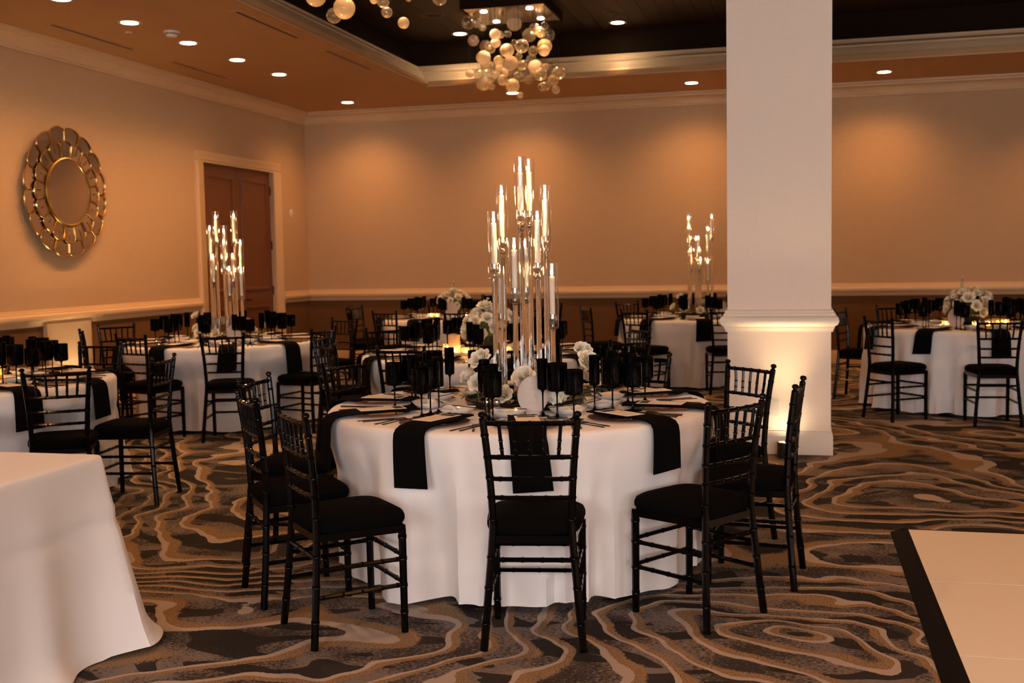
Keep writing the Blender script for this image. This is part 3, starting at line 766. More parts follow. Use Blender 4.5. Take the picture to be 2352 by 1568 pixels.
def knife_mesh(L=1.0):
    p = [(-.005, -.115), (.005, -.115), (.0055, -.09), (.004, -.01), (.006, 0), (.0095, .02), (.0095, .07), (.006, .098), (-.002, .112), (-.0045, .105), (-.004, -.01), (-.0055, -.09)]
    return outline([(x*L, y*L) for x, y in p], .0028, 'knife')
fork_me, spoon_me, knife_me, bknife_me = fork_mesh(), spoon_mesh(), knife_mesh(), knife_mesh(.75)
bknife_me.name = 'butter_knife'
def glass_parts(r, hb, ht):
    b0 = ht-hb
    bowl = MB().lathe([(0, b0+.001), (r*.85, b0+.001), (r*.97, b0+.006), (r, b0+.014), (r, ht), (r-.0018, ht), (r-.0025, b0+.014), (r*.8, b0+.005), (0, b0+.005)], 28).mesh('bowl', BGLASS)
    foot = MB().lathe([(0, 0), (r*.92+.004, 0), (r*.92+.004, .0015), (r*.5, .0045), (.008, .010), (.0045, .02), (.0036, .035), (.0035, b0*.72), (.0048, b0*.9), (.010, b0-.002), (.012, b0+.001), (0, b0+.001)], 24).mesh('stem', BGLASS)
    return bowl, foot
GL = {'wide': glass_parts(.048, .127, .248), 'short': glass_parts(.044, .112, .224), 'narrow': glass_parts(.0255, .142, .264)}
GLN = {'wide': 'wide black goblet', 'short': 'short black goblet', 'narrow': 'narrow black flute'}
def wine_glass(kind, loc, label, group):
    t = thing('wine_glass' if kind != 'narrow' else 'champagne_flute', label, 'glass', loc, 0, group)
    lnk('bowl', GL[kind][0], t); lnk('stem', GL[kind][1], t); return t

def place_names(c, angs):
    """angle list -> spoken place, counted from the place facing the camera"""
    ac = math.atan2(-c[1], -c[0]); rel = [((a-ac+PI) % (2*PI))-PI for a in angs]
    i0 = min(range(len(angs)), key=lambda i: abs(rel[i])); out = [None]*len(angs)
    out[i0] = 'front place'
    rest = [i for i in range(len(angs)) if i != i0]
    for side, word in ((1, 'right'), (-1, 'left')):
        q = sorted([i for i in rest if rel[i]*side > 0], key=lambda i: abs(rel[i]))
        for n, i in enumerate(q): out[i] = ('first', 'second', 'third', 'fourth', 'fifth', 'sixth')[n]+' place '+word+' of front'
    return out
def setting(c, a, place, tname, gname, detail=2, vis=None, seed=0):
    rg = random.Random(seed*31+int(a*100)); rz = a+PI/2+rg.uniform(-.03, .03)
    ca, sa = math.cos(rz), math.sin(rz)
    def W(x, y, z=0): return (c[0]+x*ca-y*sa, c[1]+x*sa+y*ca, TZ+.001+z)
    sfx = ', %s, %s' % (place, tname)
    def one(name, me, lab, cat, x, y, z=0, rot=0, grp=None):
        o = lnk(name, me, None, W(x, y, z), (0, 0, rz+rot)); tag(o, lab+sfx, cat, grp); return o
    one('charger_plate', charger_me, 'smoky glass charger plate', 'plate', 0, -.735, 0, 0, 'charger plates on '+gname)
    nk = lnk('napkin', rg.choice(NAP), None, W(0, 0), (0, 0, rz+rg.uniform(-.035, .035))); tag(nk, 'draped black napkin'+sfx, 'napkin', 'napkins on '+gname)
    one('menu_card', menu_me, 'white printed menu card', 'menu', 0, -.715, .0245, rg.uniform(-.06, .06), 'menu cards on '+gname)
    one('bread_plate', bread_me, 'small white bread plate', 'plate', -.075, -.447, 0, rg.uniform(-.3, .3), 'bread plates on '+gname)
    if detail >= 2:
        for s, wd in ((-1, 'one'), (1, 'other')):
            one('butter_ball', butter_me, ('left' if s < 0 else 'right')+' yellow butter ball', 'butter', -.075+s*.0135, -.447+.004*s, .0045, 0, 'butter balls on '+gname)
        one('butter_knife', bknife_me, 'black butter knife', 'knife', -.07, -.402, .0305, 1.35+rg.uniform(-.15, .15), 'butter knives on '+gname)
    if detail >= 1:
        one('fork', fork_me, 'outer black fork', 'fork', -.232, -.765, 0, rg.uniform(-.05, .05), 'forks on '+gname)
        one('fork', fork_me, 'inner black fork', 'fork', -.196, -.760, 0, rg.uniform(-.05, .05), 'forks on '+gname)
        one('knife', knife_me, 'black dinner knife', 'knife', .188, -.765, 0, rg.uniform(-.04, .04), 'dinner knives on '+gname)
        one('spoon', spoon_me, 'black spoon', 'spoon', .222, -.765, 0, rg.uniform(-.05, .05), 'spoons on '+gname)
    for kind, x, y in (('wide', .145, -.515), ('short', .215, -.585), ('narrow', .085, -.455)):
        wine_glass(kind, W(x+rg.uniform(-.003, .003), y+rg.uniform(-.003, .003)), GLN[kind]+sfx, 'stemware on '+gname)

# ------------------------------------------------------------------ flowers
def rose_mesh(seed, open_=1.0):
    rg = random.Random(seed); m = MB()
    def petal_(R, H, phi, half, curl, lean):
        nu, nv = 6, 6; vs = []; fs = []
        for i in range(nv+1):
            v = i/nv; z = H*(v**.9); r = R*(.30+.70*math.sin(min(1.5, v*1.45)))+curl*v**3
            wv = half*math.sqrt(max(.02, math.sin(PI*(.14+.80*v))))
            zz = z-(curl*.5)*v**5
            for j in range(nu+1):
                u = 2*j/nu-1; a = phi+wv*u
                rr = r*(1-.05*u*u)+lean*u; z2 = zz-H*.16*abs(u)**2.2*v+rg.uniform(-.001, .001)
                vs.append((rr*math.cos(a), rr*math.sin(a), z2))
        for i in range(nv):
            for j in range(nu): a = i*(nu+1)+j; fs.append((a, a+1, a+nu+2, a+nu+1))
        m.add(vs, fs)
    for k in range(3): petal_(.008, .044, k*2.1, 1.3, 0, .0015)
    for k in range(4): petal_(.014, .046, k*PI/2+.4, 1.1, .001, .002)
    for k in range(5): petal_(.021, .046, k*2*PI/5+.9, .95, .002*open_, .002)
    for k in range(5): petal_(.028, .043, k*2*PI/5+.2+rg.random()*.3, .9, .004*open_, .003)
    for k in range(6): petal_(.034, .038, k*PI/3+rg.random()*.3, .8, .007*open_, .003)
    for k in range(6): petal_(.038, .030, k*PI/3+.5+rg.random()*.3, .75, .011*open_, .003)
    return m.mesh('rose', PETAL, weld=False)
ROSES = [rose_mesh(1, 1.0), rose_mesh(2, 1.4), rose_mesh(5, .6)]
def hyd_mesh():
    m = MB(); rg = random.Random(11)
    for i in range(60):
        z = 1-1.7*i/59; r = math.sqrt(max(0, 1-z*z)); a = i*2.39996
        n = Vector((r*math.cos(a), r*math.sin(a), z)); c_ = n*.05
        t1 = n.orthogonal().normalized(); t2 = n.cross(t1); r0 = rg.random()*PI
        for k in range(4):
            aa = r0+k*PI/2; d = t1*math.cos(aa)+t2*math.sin(aa); e = t1*math.cos(aa+PI/2)+t2*math.sin(aa+PI/2)
            m.add([c_, c_+d*.009+e*.007+n*.004, c_+d*.017+n*.003, c_+d*.009-e*.007+n*.004], [(0, 1, 2, 3)])
    m.sphere((0, 0, 0), .047, 10, 7)
    return m.mesh('hydrangea', PETAL2, weld=False)
HYD = hyd_mesh()
def leaf_mesh():
    m = MB(); n = 7; vs = []; fs = []
    for i in range(n+1):
        v = i/n; wd = .024*math.sin(PI*(.06+.94*v)**.8)*(1-.1*v) if i < n else .001
        y = .085*v; z = .018*math.sin(v*2.2)-.02*v*v
        vs += [(-wd, y, z+.005), (0, y, z), (wd, y, z+.005)]
    for i in range(n):
        for j in range(2): a = i*3+j; fs.append((a, a+1, a+4, a+3))
    return m.add(vs, fs).mesh('leaf', LEAF, weld=False)
LEAFM = leaf_mesh()
def aim(o, d, twist=0):
    q = Vector(d).normalized().to_track_quat('Z', 'Y'); o.rotation_mode = 'QUATERNION'; o.rotation_quaternion = q @ Matrix.Rotation(twist, 3, 'Z').to_quaternion()
def add_rose(par, p, d, s=1.0, k=0, rg=random):
    o = lnk('rose', ROSES[k], par, p); o.scale = (s, s, s); aim(o, d, rg.uniform(0, 6)); return o
def add_leaf(par, p, a, tilt, s=1.0):
    o = lnk('leaf', LEAFM, par, p); o.scale = (s, s, s); o.rotation_euler = (tilt, 0, a-PI/2); return o
def stem(par, p0, p1):
    p0, p1 = Vector(p0), Vector(p1); mid = (p0+p1)/2+Vector((0, 0, .015))
    lnk('flower_stem', MB().tube(catmull([p0, mid, p1], 4), .0028, 6).mesh('flower_stem', STEMG), par)

def low_garland(c, label, roses, seed, clear=None):
    """flowers round a candelabra foot. roses: (dx, dy, z, size, kind, dirx, diry)"""
    t = thing('flower_arrangement', label, 'flowers', (c[0], c[1], TZ+.001), 0, 'flowers around candelabra feet'); rg = random.Random(seed)
    lnk('tray', MB().lathe([(.222, .0), (.285, .0), (.30, .030), (.295, .036), (.28, .026), (.222, .026), (.222, 0)], 32).mesh('tray', BOWL), t)
    for (x, y, z, s, k, dx, dy) in roses:
        q = max(1.0, (.33 if k == 'H' else .302)/math.hypot(x, y)); x *= q; y *= q; s *= .95
        if clear and math.hypot(x-clear[0], y-clear[1]) < .135: continue
        if k == 'H': o = lnk('hydrangea', HYD, t, (x, y, z)); o.scale = (s, s, s)
        else: add_rose(t, (x, y, z), (dx, dy, .75), s, k, rg)
        r = math.hypot(x, y); 
        if z > .09: stem(t, (x*.26/r, y*.26/r, .03), (x, y, z+.004))
    for i in range(16):
        a = rg.uniform(0, 2*PI); r = .25+rg.random()*.04
        if clear and math.hypot(r*math.cos(a)*1.15-clear[0], r*math.sin(a)*1.15-clear[1]) < .13: continue
        add_leaf(t, (r*math.cos(a), r*math.sin(a), .034+rg.random()*.02), a, rg.uniform(-.25, .5), rg.uniform(.9, 1.3))
    return t
def dome_bouquet(c, label, seed, H=.36, Rb=.17, n=26):
    t = thing('flower_centerpiece', label, 'flowers', (c[0], c[1], TZ+.001), 0, 'rounded rose centrepieces'); rg = random.Random(seed)
    lnk('bowl', MB().lathe([(0, 0), (.06, 0), (.065, .01), (.05, .025), (.09, .05), (.115, .09), (.115, .12), (.105, .12), (.08, .06), (0, .05)], 28).mesh('bowl', BOWL), t)
    for i in range(n):
        z = 1-1.25*(i+.5)/n; r = math.sqrt(max(0, 1-z*z)); a = i*2.39996+seed
        d = Vector((r*math.cos(a), r*math.sin(a), z))
        q = Vector((d.x*Rb, d.y*Rb, .175+d.z*(H-.22)*rg.uniform(.8, 1.1)))
        add_rose(t, q, d+Vector((0, 0, .15)), rg.uniform(.8, 1.25), rg.randrange(3), rg)
    lnk('floral_foam', MB().sphere((0, 0, .17), .115, 14, 8, .75).mesh('floral_foam', LEAF), t)
    for i in range(14):
        a = rg.uniform(0, 2*PI); add_leaf(t, (.14*math.cos(a), .14*math.sin(a), .12+rg.random()*.12), a, rg.uniform(-.4, .7), rg.uniform(.8, 1.2))
    for i in range(2):
        a = rg.uniform(0, 2*PI); p = (.07*math.cos(a), .07*math.sin(a), H+.05*i+.01)
        stem(t, (p[0]*.8, p[1]*.8, .25), p); o = add_rose(t, p, (0, 0, 1), .32, 2, rg)
    return t

# ------------------------------------------------------------------ candelabra
LVL = [(1.98, 1.646), (1.848, 1.518), (1.716, 1.39), (1.586, 1.27), (1.458, 1.137)]
LW = ['highest', 'second highest', 'middle', 'second lowest', 'lowest']
shade_me = {}
def shade_mesh(h):
    k = round(h, 3)
    if k not in shade_me:
        shade_me[k] = MB().lathe([(.0, .0), (.024, .0), (.0285, .004), (.0305, .012), (.0305, h), (.0290, h), (.0290, .013), (.026, .006), (0, .005)], 28).mesh('glass_shade', GLSH)
    return shade_me[k]
cup_me = MB().lathe([(0, .0), (.013, .0), (.010, .012), (.012, .02), (.021, .032), (.023, .045), (.020, .055), (.022, .066), (.0215, .068), (.0145, .066), (.0145, .045), (0, .045)], 20).mesh('candle_cup', GLCUP)
candle_me = {}
flame_me = MB().lathe([(0, 0), (.0035, .002), (.0062, .010), (.0058, .018), (.003, .029), (.0008, .037), (0, .038)], 8).mesh('flame', FLAME)
wick_me = MB().tube([(0, 0, 0), (0, 0, .007), (.0008, 0, .011)], .0009, 5).mesh('wick', WICK)
def candelabra(c, arms, label, phrase, power):
    """arms: 10 x (dx, dy), two per level, highest first"""
    t = thing('candelabra', label, 'candelabra', (c[0], c[1], TZ+.001), 0, 'tall glass candelabras')
    lnk('base', MB().lathe([(0, 0), (.210, 0), (.215, .004), (.215, .014), (.21, .018), (0, .018)], 36).mesh('base', GLROD), t)
    for i, (dx, dy) in enumerate(arms):
        zt, zb = LVL[i//2]; zt -= TZ+.001; zb -= TZ+.001
        st = MB().lathe([(.0, .018), (.018, .018), (.018, .026), (.0135, .03), (.0135, zb-.012), (.016, zb-.006), (.018, zb), (0, zb)], 14).mesh('stem', GLROD)
        s = lnk('stem', st, t, (dx, dy, 0))
        lnk('candle_cup', cup_me, t, (dx, dy, zb+.006)); lnk('glass_shade', shade_mesh(zt-zb), t, (dx, dy, zb))
        hc = .205+.012*((i*7) % 3)
        if hc not in candle_me: candle_me[hc] = MB().lathe([(0, 0), (.0125, 0), (.0138, .01), (.0138, hc-.003), (.0125, hc), (.004, hc-.002), (0, hc-.002)], 20).mesh('taper_candle', WAX)
        pair = arms[2*(i//2):2*(i//2)+2]
        def sx(q): return q[0]*_r.x+q[1]*_r.y
        side = 'left' if sx((dx, dy)) <= min(sx(pair[0]), sx(pair[1]))+1e-9 else 'right'
        cd = thing('taper_candle', 'lit taper candle, %s tier, %s one, %s' % (LW[i//2], side, phrase), 'candle', (c[0]+dx, c[1]+dy, TZ+.001+zb+.0515), 0, 'taper candles in glass candelabras')
        lnk('wax', candle_me[hc], cd); lnk('wick', wick_me, cd, (0, 0, hc-.003))
        fl_ = lnk('flame', flame_me, cd, (0, 0, hc+.005)); fl_.rotation_euler = (0, .06*((i % 3)-1), 0)
# votives
vot_me = MB().lathe([(0, 0), (.030, 0), (.034, .004), (.036, .062), (.0335, .062), (.031, .010), (0, .008)], 20).mesh('glass_cup', VOTG)
tea_me = MB().lathe([(0, 0), (.022, 0), (.022, .016), (.003, .016), (0, .0155)], 16).mesh('tealight', WAX)
tfl_me = MB().lathe([(0, 0), (.004, .003), (.006, .010), (.003, .020), (0, .026)], 10).mesh('flame', TEAL)
tall_me = MB().lathe([(0, 0), (.040, 0), (.046, .004), (.046, .155), (.043, .155), (.042, .010), (0, .008)], 24).mesh('glass_cylinder', FROSTV)
def votive(x, y, label, group, tall=False):
    t = thing('votive_candle', label, 'candle', (x, y, TZ+.001), 0, group)
    lnk('glass_cup', tall_me if tall else vot_me, t); lnk('tealight', tea_me, t, (0, 0, .0085)); lnk('flame', tfl_me, t, (0, 0, .027))

# ------------------------------------------------------------------ number sign
def number_sign(loc, rz, label, digit=None, s=1.0):
    t = thing('table_number_sign', label, 'sign', loc, rz, 'oval table number signs')
    W_, H_ = .0685*s, .0845*s; n = 40
    prof = [(0, -.006), (.93, -.006), (1.0, -.003), (1.0, .004), (.985, .0062), (.93, .0065), (.92, .0045), (.905, .0045), (0, .0045)]
    vs = []; fs = []; rows = prof[1:-1]
    for r, d in rows:
        for i in range(n): a = 2*PI*i/n; vs.append((W_*r*math.cos(a), -d, H_+H_*r*math.sin(a)+.002))
    k = len(rows)
    for q in range(k-1):
        for i in range(n): j = (i+1) % n; fs.append((q*n+i, (q+1)*n+i, (q+1)*n+j, q*n+j))
    fs.append(tuple(range(n))); fs.append(tuple(reversed([(k-1)*n+i for i in range(n)])))
    lnk('plaque', MB().add(vs, fs).mesh('plaque', SIGN), t)
    lnk('foot', MB().box(-.03*s, .03*s, -.012, .028, 0, .012).mesh('foot', SIGN, False), t)
    if digit:
        pts = []
        for a in arc(math.radians(150), math.radians(-80), 14): pts.append((.0165*math.cos(a), .0155*math.sin(a)+.0155))
        for a in arc(math.radians(80), math.radians(-150), 16): pts.append((.0195*math.cos(a), .0185*math.sin(a)-.0185))
        out = MB().tube([(x*s, -.0050, H_+.002+y*s) for x, y in pts], .0024*s, 6)
        lnk('numeral', out.mesh('numeral', SIGN), t)
    return t
def shaker(x, y, fill, label):
    t = thing('shaker', label, 'shaker', (x, y, TZ+.001), 0, 'salt and pepper shakers')
    lnk('glass_body', MB().lathe([(0, 0), (.016, 0), (.018, .004), (.016, .045), (.014, .052), (.0125, .052), (.0145, .044), (.016, .006), (0, .004)], 8).mesh('glass_body', GLSH, False), t)
    lnk('filling', MB().lathe([(0, .0045), (.0145, .0065), (.0138, .034), (0, .035)], 12).mesh('filling', fill), t)
    lnk('cap', MB().lathe([(.0155, .050), (.0165, .054), (.016, .066), (.010, .075), (0, .078)], 16).mesh('cap', CHROME), t)

# ------------------------------------------------------------------ the tables in the room
def angs(c, ch): return [math.atan2(m[1]-c[1], m[0]-c[0]) for m, d in ch]
TABLES = {}
def build(key, c, chairs, sett, seed, phrase, tname, gname, detail):
    gaps = angs(c, chairs); table(c, phrase, seed, [(a_, max(.70, math.hypot(M[0]-c[0], M[1]-c[1])-.455)) for a_, (M, d) in zip(gaps, chairs)], None)
    pn = place_names(c, gaps)
    for (M, d), nm in zip(chairs, pn):
        nm2 = nm.replace('place ', 'chair ').replace(' place', ' chair')
        place_chair(M, d, 'black bamboo-turned chair, %s, %s' % (nm2, tname), 'chairs around '+gname)
    sn = place_names(c, [math.radians(a) for a, _ in sett])
    for (a, det), nm in zip(sett, sn): setting(c, math.radians(a), nm, tname, gname, det, seed=seed)

C1 = (-1.335, 5.32)
ch1 = [((-.963, 3.98), (-.16, .987)), ((-1.917, 3.957), (.725, .69)), ((-2.335, 4.385), (.765, .645)), ((-2.67, 5.1), (.996, .05)), ((-2.525, 5.934), (.926, -.378)),
       ((-.235, 4.46), (-.83, .55)), ((.01, 5.125), (-.995, .1)), ((-.24, 5.977), (-.72, -.69)), ((-.89, 6.57), (-.34, -.94))]
build('T1', C1, ch1, [(a, 2) for a in (-72, -108, -143, 180, 146, 108, 68, 33, -6, -38)], 3, 'the number 3 table in front', 'number 3 table', 'the number 3 table', 2)
def arms_from(dx, dep):
    """arm offsets across the view with depths nudged so that no two shades touch"""
    out = []
    for a, b in zip(dx, dep):
        cand = sorted([b+.01*k for k in range(-22, 23) if abs(b+.01*k) <= .115], key=lambda q: abs(q-b))
        pick = max(cand, key=lambda q: min([math.hypot(a-p[0], q-p[1]) for p in out] or [9])) if out else b
        for q in cand:
            if all(math.hypot(a-p[0], q-p[1]) >= .066 for p in out): pick = q; break
        out.append((a, pick))
    return [(a*_r.x+b*_f.x, a*_r.y+b*_f.y) for a, b in out]
A1 = arms_from([-.004, .040, -.098, .118, -.138, .075, -.040, .014, -.110, .143], [-.03, .09, .03, .07, -.06, -.06, -.11, .0, .09, -.05])
candelabra((-1.312, 5.326), A1, 'tall clear glass candelabra with ten lit tapers on the number 3 table', 'the number 3 candelabra', .40)
low_garland((-1.312, 5.326), 'white roses and hydrangeas around the candelabra foot on the number 3 table',
    [(-.06+.0-.07, -.40+.16, .235, 1.25, 1, -.3, -.6), (-.21, -.22, .15, 1.2, 2, -.8, -.5), (.055, -.225, .155, 1.3, 0, .05, -1), (.33, -.08, .21, 1.3, 1, .7, -.6), (.26, -.03, .26, 1.1, 0, .4, -.5), (.165, -.205, .09, 1.25, 'H', 0, 0), (-.13, -.21, .125, 1.1, 1, -.2, -1), (.20, -.19, .07, 1.0, 0, .5, -.8), (-.02, -.215, .075, 1.1, 0, 0, -1), (-.24, .05, .12, 1.2, 1, -1, 0), (.02, .22, .14, 1.2, 2, 0, 1), (.2, .14, .12, 1.1, 0, 1, .6), (-.15, .17, .16, 1.1, 1, -.6, .6)], 5)
number_sign((-1.182, 4.955, TZ+.001), .23, 'pale oval table number sign showing 3', '3', 1.05)
shaker(-1.350, 4.935, SALT, 'glass salt shaker with chrome cap beside the number 3 sign')
shaker(-1.395, 4.93, PEPPER, 'glass pepper shaker with chrome cap beside the number 3 sign')

C2 = (-2.343, 8.25)
ch2 = [((-2.578, 6.994), (.12, .99)), ((-3.265, 7.30), (.66, .75)), ((-3.64, 8.09), (.995, .08)), ((-3.47, 9.0), (.82, -.55)), ((-1.715, 7.09), (-.42, .91)), ((-1.13, 7.70), (-.75, .66)), ((-1.24, 9.0), (-.82, -.57))]
build('T2', C2, ch2, [(a, 1) for a in (-100, -64, -136, -172, 152, 116, 80, 44, 8, -28)], 8, 'the table behind number 3', 'table behind number 3', 'the table behind number 3', 1)
dome_bouquet((-2.30, 8.22), 'rounded white rose centrepiece on the table behind number 3', 21, .40, .17, 26)
for (x, y, nm, tl) in ((-2.51, 7.985, 'tall frosted glass candle cylinder left of the roses, table behind number 3', True), (-2.41, 7.955, 'low amber votive left of the roses, table behind number 3', False), (-2.125, 8.085, 'low amber votive right of the roses, table behind number 3', False), (-2.66, 8.28, 'low amber votive beside the tall candle cylinder, table behind number 3', False)):
    votive(x, y, nm, 'votives on the table behind number 3', tl)

C3 = (-4.188, 13.339)
ch3 = [((-5.30, 12.60), (.85, .5)), ((-5.52, 13.35), (.98, -.1)), ((-4.60, 11.98), (.33, .94)), ((-3.68, 11.95), (-.1, .99)), ((-3.0, 12.6), (-.82, .57)), ((-2.86, 13.6), (-.97, -.2)), ((-4.75, 14.55), (.38, -.92)), ((-3.6, 14.6), (-.4, -.92))]
build('T3', C3, ch3, [(a, 0) for a in (-105, -69, -141, -177, 150, 112, 76, 40, 4, -32)], 13, 'the far table at the back wall', 'far table at the back wall', 'the far table', 0)
dome_bouquet((-4.17, 13.3), 'white rose centrepiece on the far table at the back wall', 34, .38, .18, 24)
number_sign((-4.13, 13.04, TZ+.001), .28, 'pale oval sign on the far table at the back wall', None, 1.2)
for (x, y, nm) in ((-4.42, 13.12, 'left votive, far table at the back wall'), (-4.32, 13.05, 'lit votive just left of the sign, far table at the back wall'), (-3.96, 13.12, 'right votive, far table at the back wall')):
    votive(x, y, nm, 'votives on the far table')

C4 = (-5.23, 9.42)
ch4 = [((-4.61, 8.26), (-.287, .958)), ((-5.40, 8.16), (.27, .96)), ((-6.53, 9.63), (.8, -.6)), ((-4.03, 9.0), (-.98, .2)), ((-4.51, 10.60), (-.37, -.93)), ((-6.26, 8.70), (.77, .64))]
build('T4', C4, ch4, [(a, 1) for a in (-61, -97, -133, -25, 11, 47, 83, 119, 155, -169)], 17, 'the candelabra table by the wooden door', 'candelabra table by the wooden door', 'the table by the wooden door', 1)
A4 = arms_from([-.098, .068, -.145, -.043, .128, .0, -.106, .068, .017, .142], [.03, .05, -.02, .10, .02, -.09, -.08, -.05, -.10, -.03])
candelabra((-5.185, 9.432), A4, 'glass candelabra with lit tapers in front of the wooden door', 'the candelabra by the door', .40)
GAR = [(-.24, -.05, .11, 1.2, 0, -1, -.3), (-.12, -.21, .10, 1.2, 1, -.4, -1), (.02, -.225, .08, 1.1, 0, 0, -1), (.12, -.2, .13, 1.3, 1, .4, -1), (.24, -.08, .09, 1.2, 2, 1, -.3), (-.18, -.20, .24, 1.1, 2, -.5, -.6), (.23, -.15, .24, 1.2, 1, .6, -.5), (.2, .14, .12, 1.1, 0, 1, .6), (-.15, .17, .16, 1.1, 1, -.6, .6), (.02, .22, .14, 1.2, 2, 0, 1)]
low_garland((-5.185, 9.432), 'low white roses around the candelabra in front of the wooden door', GAR, 15, (.219, -.26))
number_sign((-4.985, 9.165, TZ+.001), .55, 'pale oval sign on the candelabra table by the wooden door', None, 1.0)

C5 = (-5.20, 5.95)
ch5 = [((-4.09, 5.435), (-.53, .85)), ((-3.88, 6.2), (-.985, -.17)), ((-5.12, 7.33), (.0, -1))]
build('T5', C5, ch5, [(a, 2) for a in (-29, 7, 43, 79, 115)], 23, 'the candlelit table at the left edge', 'candlelit table at the left edge', 'the table at the left edge', 1)
votive(-5.08, 6.16, 'lit amber votive on the table at the left edge', 'votives on the left edge table')
votive(-5.2, 6.24, 'second amber votive, half cut by the left edge of the picture', 'votives on the left edge table')

C6 = (-1.117, 13.203)
ch6 = [((-2.36, 12.6), (.87, .5)), ((-1.70, 11.93), (.5, .87)), ((-2.1, 14.1), (.72, -.7)), ((-.70, 11.88), (-.2, .98))]
build('T6', C6, ch6, [(a, 0) for a in (-85, -121, -157, 167, 131, 95, 59, -49)], 29, 'the candelabra table behind the column', 'candelabra table behind the column', 'the table behind the column', 0)
A6 = arms_from([-.13, .147, -.14, .11, -.06, .0, -.095, -.015, .01, .077], [.0, .03, -.04, .09, -.09, .11, .09, -.10, -.03, -.09])
candelabra((-1.10, 13.205), A6, 'distant glass candelabra with lit tapers beside the column', 'the candelabra beside the column', .40)
low_garland((-1.10, 13.205), 'white roses around the distant candelabra beside the column', GAR, 19, (.27, -.2))
number_sign((-.83, 13.005, TZ+.001), .2, 'pale oval sign on the candelabra table behind the column', None, 1.1)

C7 = (1.593, 11.36)
ch7 = [((.70, 10.22), (.8, .6)), ((1.645, 9.93), (-.1, .99)), ((.44, 11.86), (.93, -.35)), ((1.0, 12.6), (.44, -.9)), ((2.35, 12.65), (-.5, -.87))]
build('T7', C7, ch7, [(a, 0) for a in (-84, -120, -156, 168, 132, 96, 60, 24, -12, -48)], 37, 'the flower table right of the column', 'flower table right of the column', 'the table right of the column', 0)
dome_bouquet((1.6, 11.36), 'rounded white rose centrepiece on the table right of the column', 41, .40, .19, 28)
number_sign((1.45, 11.05, TZ+.001), -.1, 'pale oval sign on the flower table right of the column', None, 1.1)
for (x, y, nm) in ((1.375, 11.17, 'left of the oval sign'), (1.62, 11.03, 'just right of the oval sign'), (1.74, 11.06, 'second right of the oval sign'), (1.85, 11.17, 'tallest glow right of the roses'), (1.92, 11.29, 'rightmost one')):
    votive(x, y, 'lit amber votive, %s, flower table right of the column' % nm, 'votives on the table right of the column')

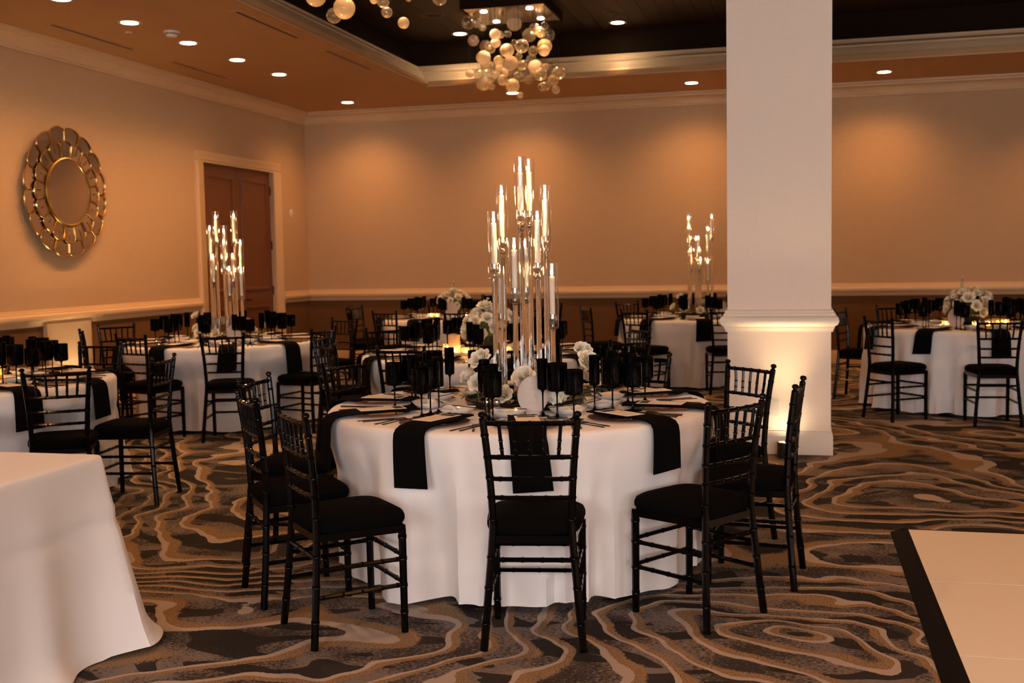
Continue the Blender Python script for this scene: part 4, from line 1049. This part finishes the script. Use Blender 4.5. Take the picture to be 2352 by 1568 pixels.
# ------------------------------------------------------------------ long table in the foreground
RX0, RX1, RY0, RY1 = -3.55, -2.585, 1.6, 3.70
lt = thing('long_banquet_table', 'rectangular banquet table under the long white cloth in the corner', 'table', (-3.05, 2.65, 0))
lnk('tabletop', MB().box(RX0+3.05+.02, RX1+3.05-.02, RY0-2.65+.02, RY1-2.65-.02, .72, .757).mesh('tabletop', WOODT, False), lt)
for sx in (RX0+3.17, RX1+2.93):
    for sy in (RY0-2.45, RY1-2.85): lnk('leg', MB().tube([(sx, sy, 0), (sx, sy, .725)], .016).mesh('leg', BLACKM), lt)
def rect_cloth():
    rg = random.Random(4); per = []
    rc = .03; step = .025
    def edge(p, q):
        L = math.hypot(q[0]-p[0], q[1]-p[1]); n = max(2, int(L/step))
        return [(p[0]+(q[0]-p[0])*i/n, p[1]+(q[1]-p[1])*i/n) for i in range(n)]
    cs = [(RX1, RY0), (RX1, RY1), (RX0, RY1), (RX0, RY0)]
    pts = []
    for i in range(4):
        a, b = cs[i], cs[(i+1) % 4]; dx, dy = (b[0]-a[0]), (b[1]-a[1]); L = math.hypot(dx, dy); ux, uy = dx/L, dy/L
        nx, ny = uy, -ux
        for q in edge((a[0]+ux*rc, a[1]+uy*rc), (b[0]-ux*rc, b[1]-uy*rc)): pts.append((q[0], q[1], nx, ny, min(math.hypot(q[0]-a[0], q[1]-a[1]), math.hypot(q[0]-b[0], q[1]-b[1]))))
        c2 = cs[(i+2) % 4]; vx, vy = c2[0]-b[0], c2[1]-b[1]; l2 = math.hypot(vx, vy); vx /= l2; vy /= l2; mx, my = vy, -vx
        cx, cy = b[0]-ux*rc+vx*rc, b[1]-uy*rc+vy*rc
        for k in range(0, 12):
            t = k/12; ex, ey = nx*(1-t)+mx*t, ny*(1-t)+my*t; l3 = math.hypot(ex, ey); ex /= l3; ey /= l3
            pts.append((cx+ex*rc, cy+ey*rc, ex, ey, 0))
    n = len(pts); rows = 34; vs = []; fs = []
    # top
    def inset(k): return [(x-nx*k, y-ny*k, TZ) for x, y, nx, ny, d in pts]
    for k in (.02,): vs += inset(k)
    fs.append(tuple(range(n)))
    prev = 0
    rowsz = [(-.012, TZ-.0008), (-.004, TZ-.005), (.001, TZ-.014)]
    for o, z in rowsz:
        st = len(vs); vs += [(x+nx*o, y+ny*o, z) for x, y, nx, ny, d in pts]
        fs += [(prev+i, prev+(i+1) % n, st+(i+1) % n, st+i) for i in range(n)]; prev = st
    for q in range(1, rows+1):
        s = q/rows; st = len(vs); s_acc = 0
        for i, (x, y, nx, ny, d) in enumerate(pts):
            u = i*step
            z = (TZ-.014)*(1-s)+.006*s
            cor = math.exp(-(d/.13)**2)
            fold = math.sin(u*7.3+1.1)*.5+math.sin(u*12.1+.4)*.4+math.sin(u*19+2.)*.3+math.sin(u*31+.7)*.15
            o = .003+s*.02+.028*s**1.1*fold+cor*(.15*s**1.15)
            o += .05*max(0, (s-.86)/.14)**2*(.5+.5*math.sin(u*9))
            o += .006*math.exp(-((z-.56)/.008)**2)-.007*math.exp(-((z-.50)/.022)**2)
            if cor > .3: z = max(.006, z+.02*s*cor)
            vs.append((x+nx*o, y+ny*o, z))
        fs += [(prev+i, prev+(i+1) % n, st+(i+1) % n, st+i) for i in range(n)]; prev = st
    return MB().add(vs, fs).mesh('long_tablecloth', CLOTH, weld=False)
tag(lnk('long_tablecloth', rect_cloth()), 'long white cloth falling to the carpet over the foreground table', 'tablecloth')
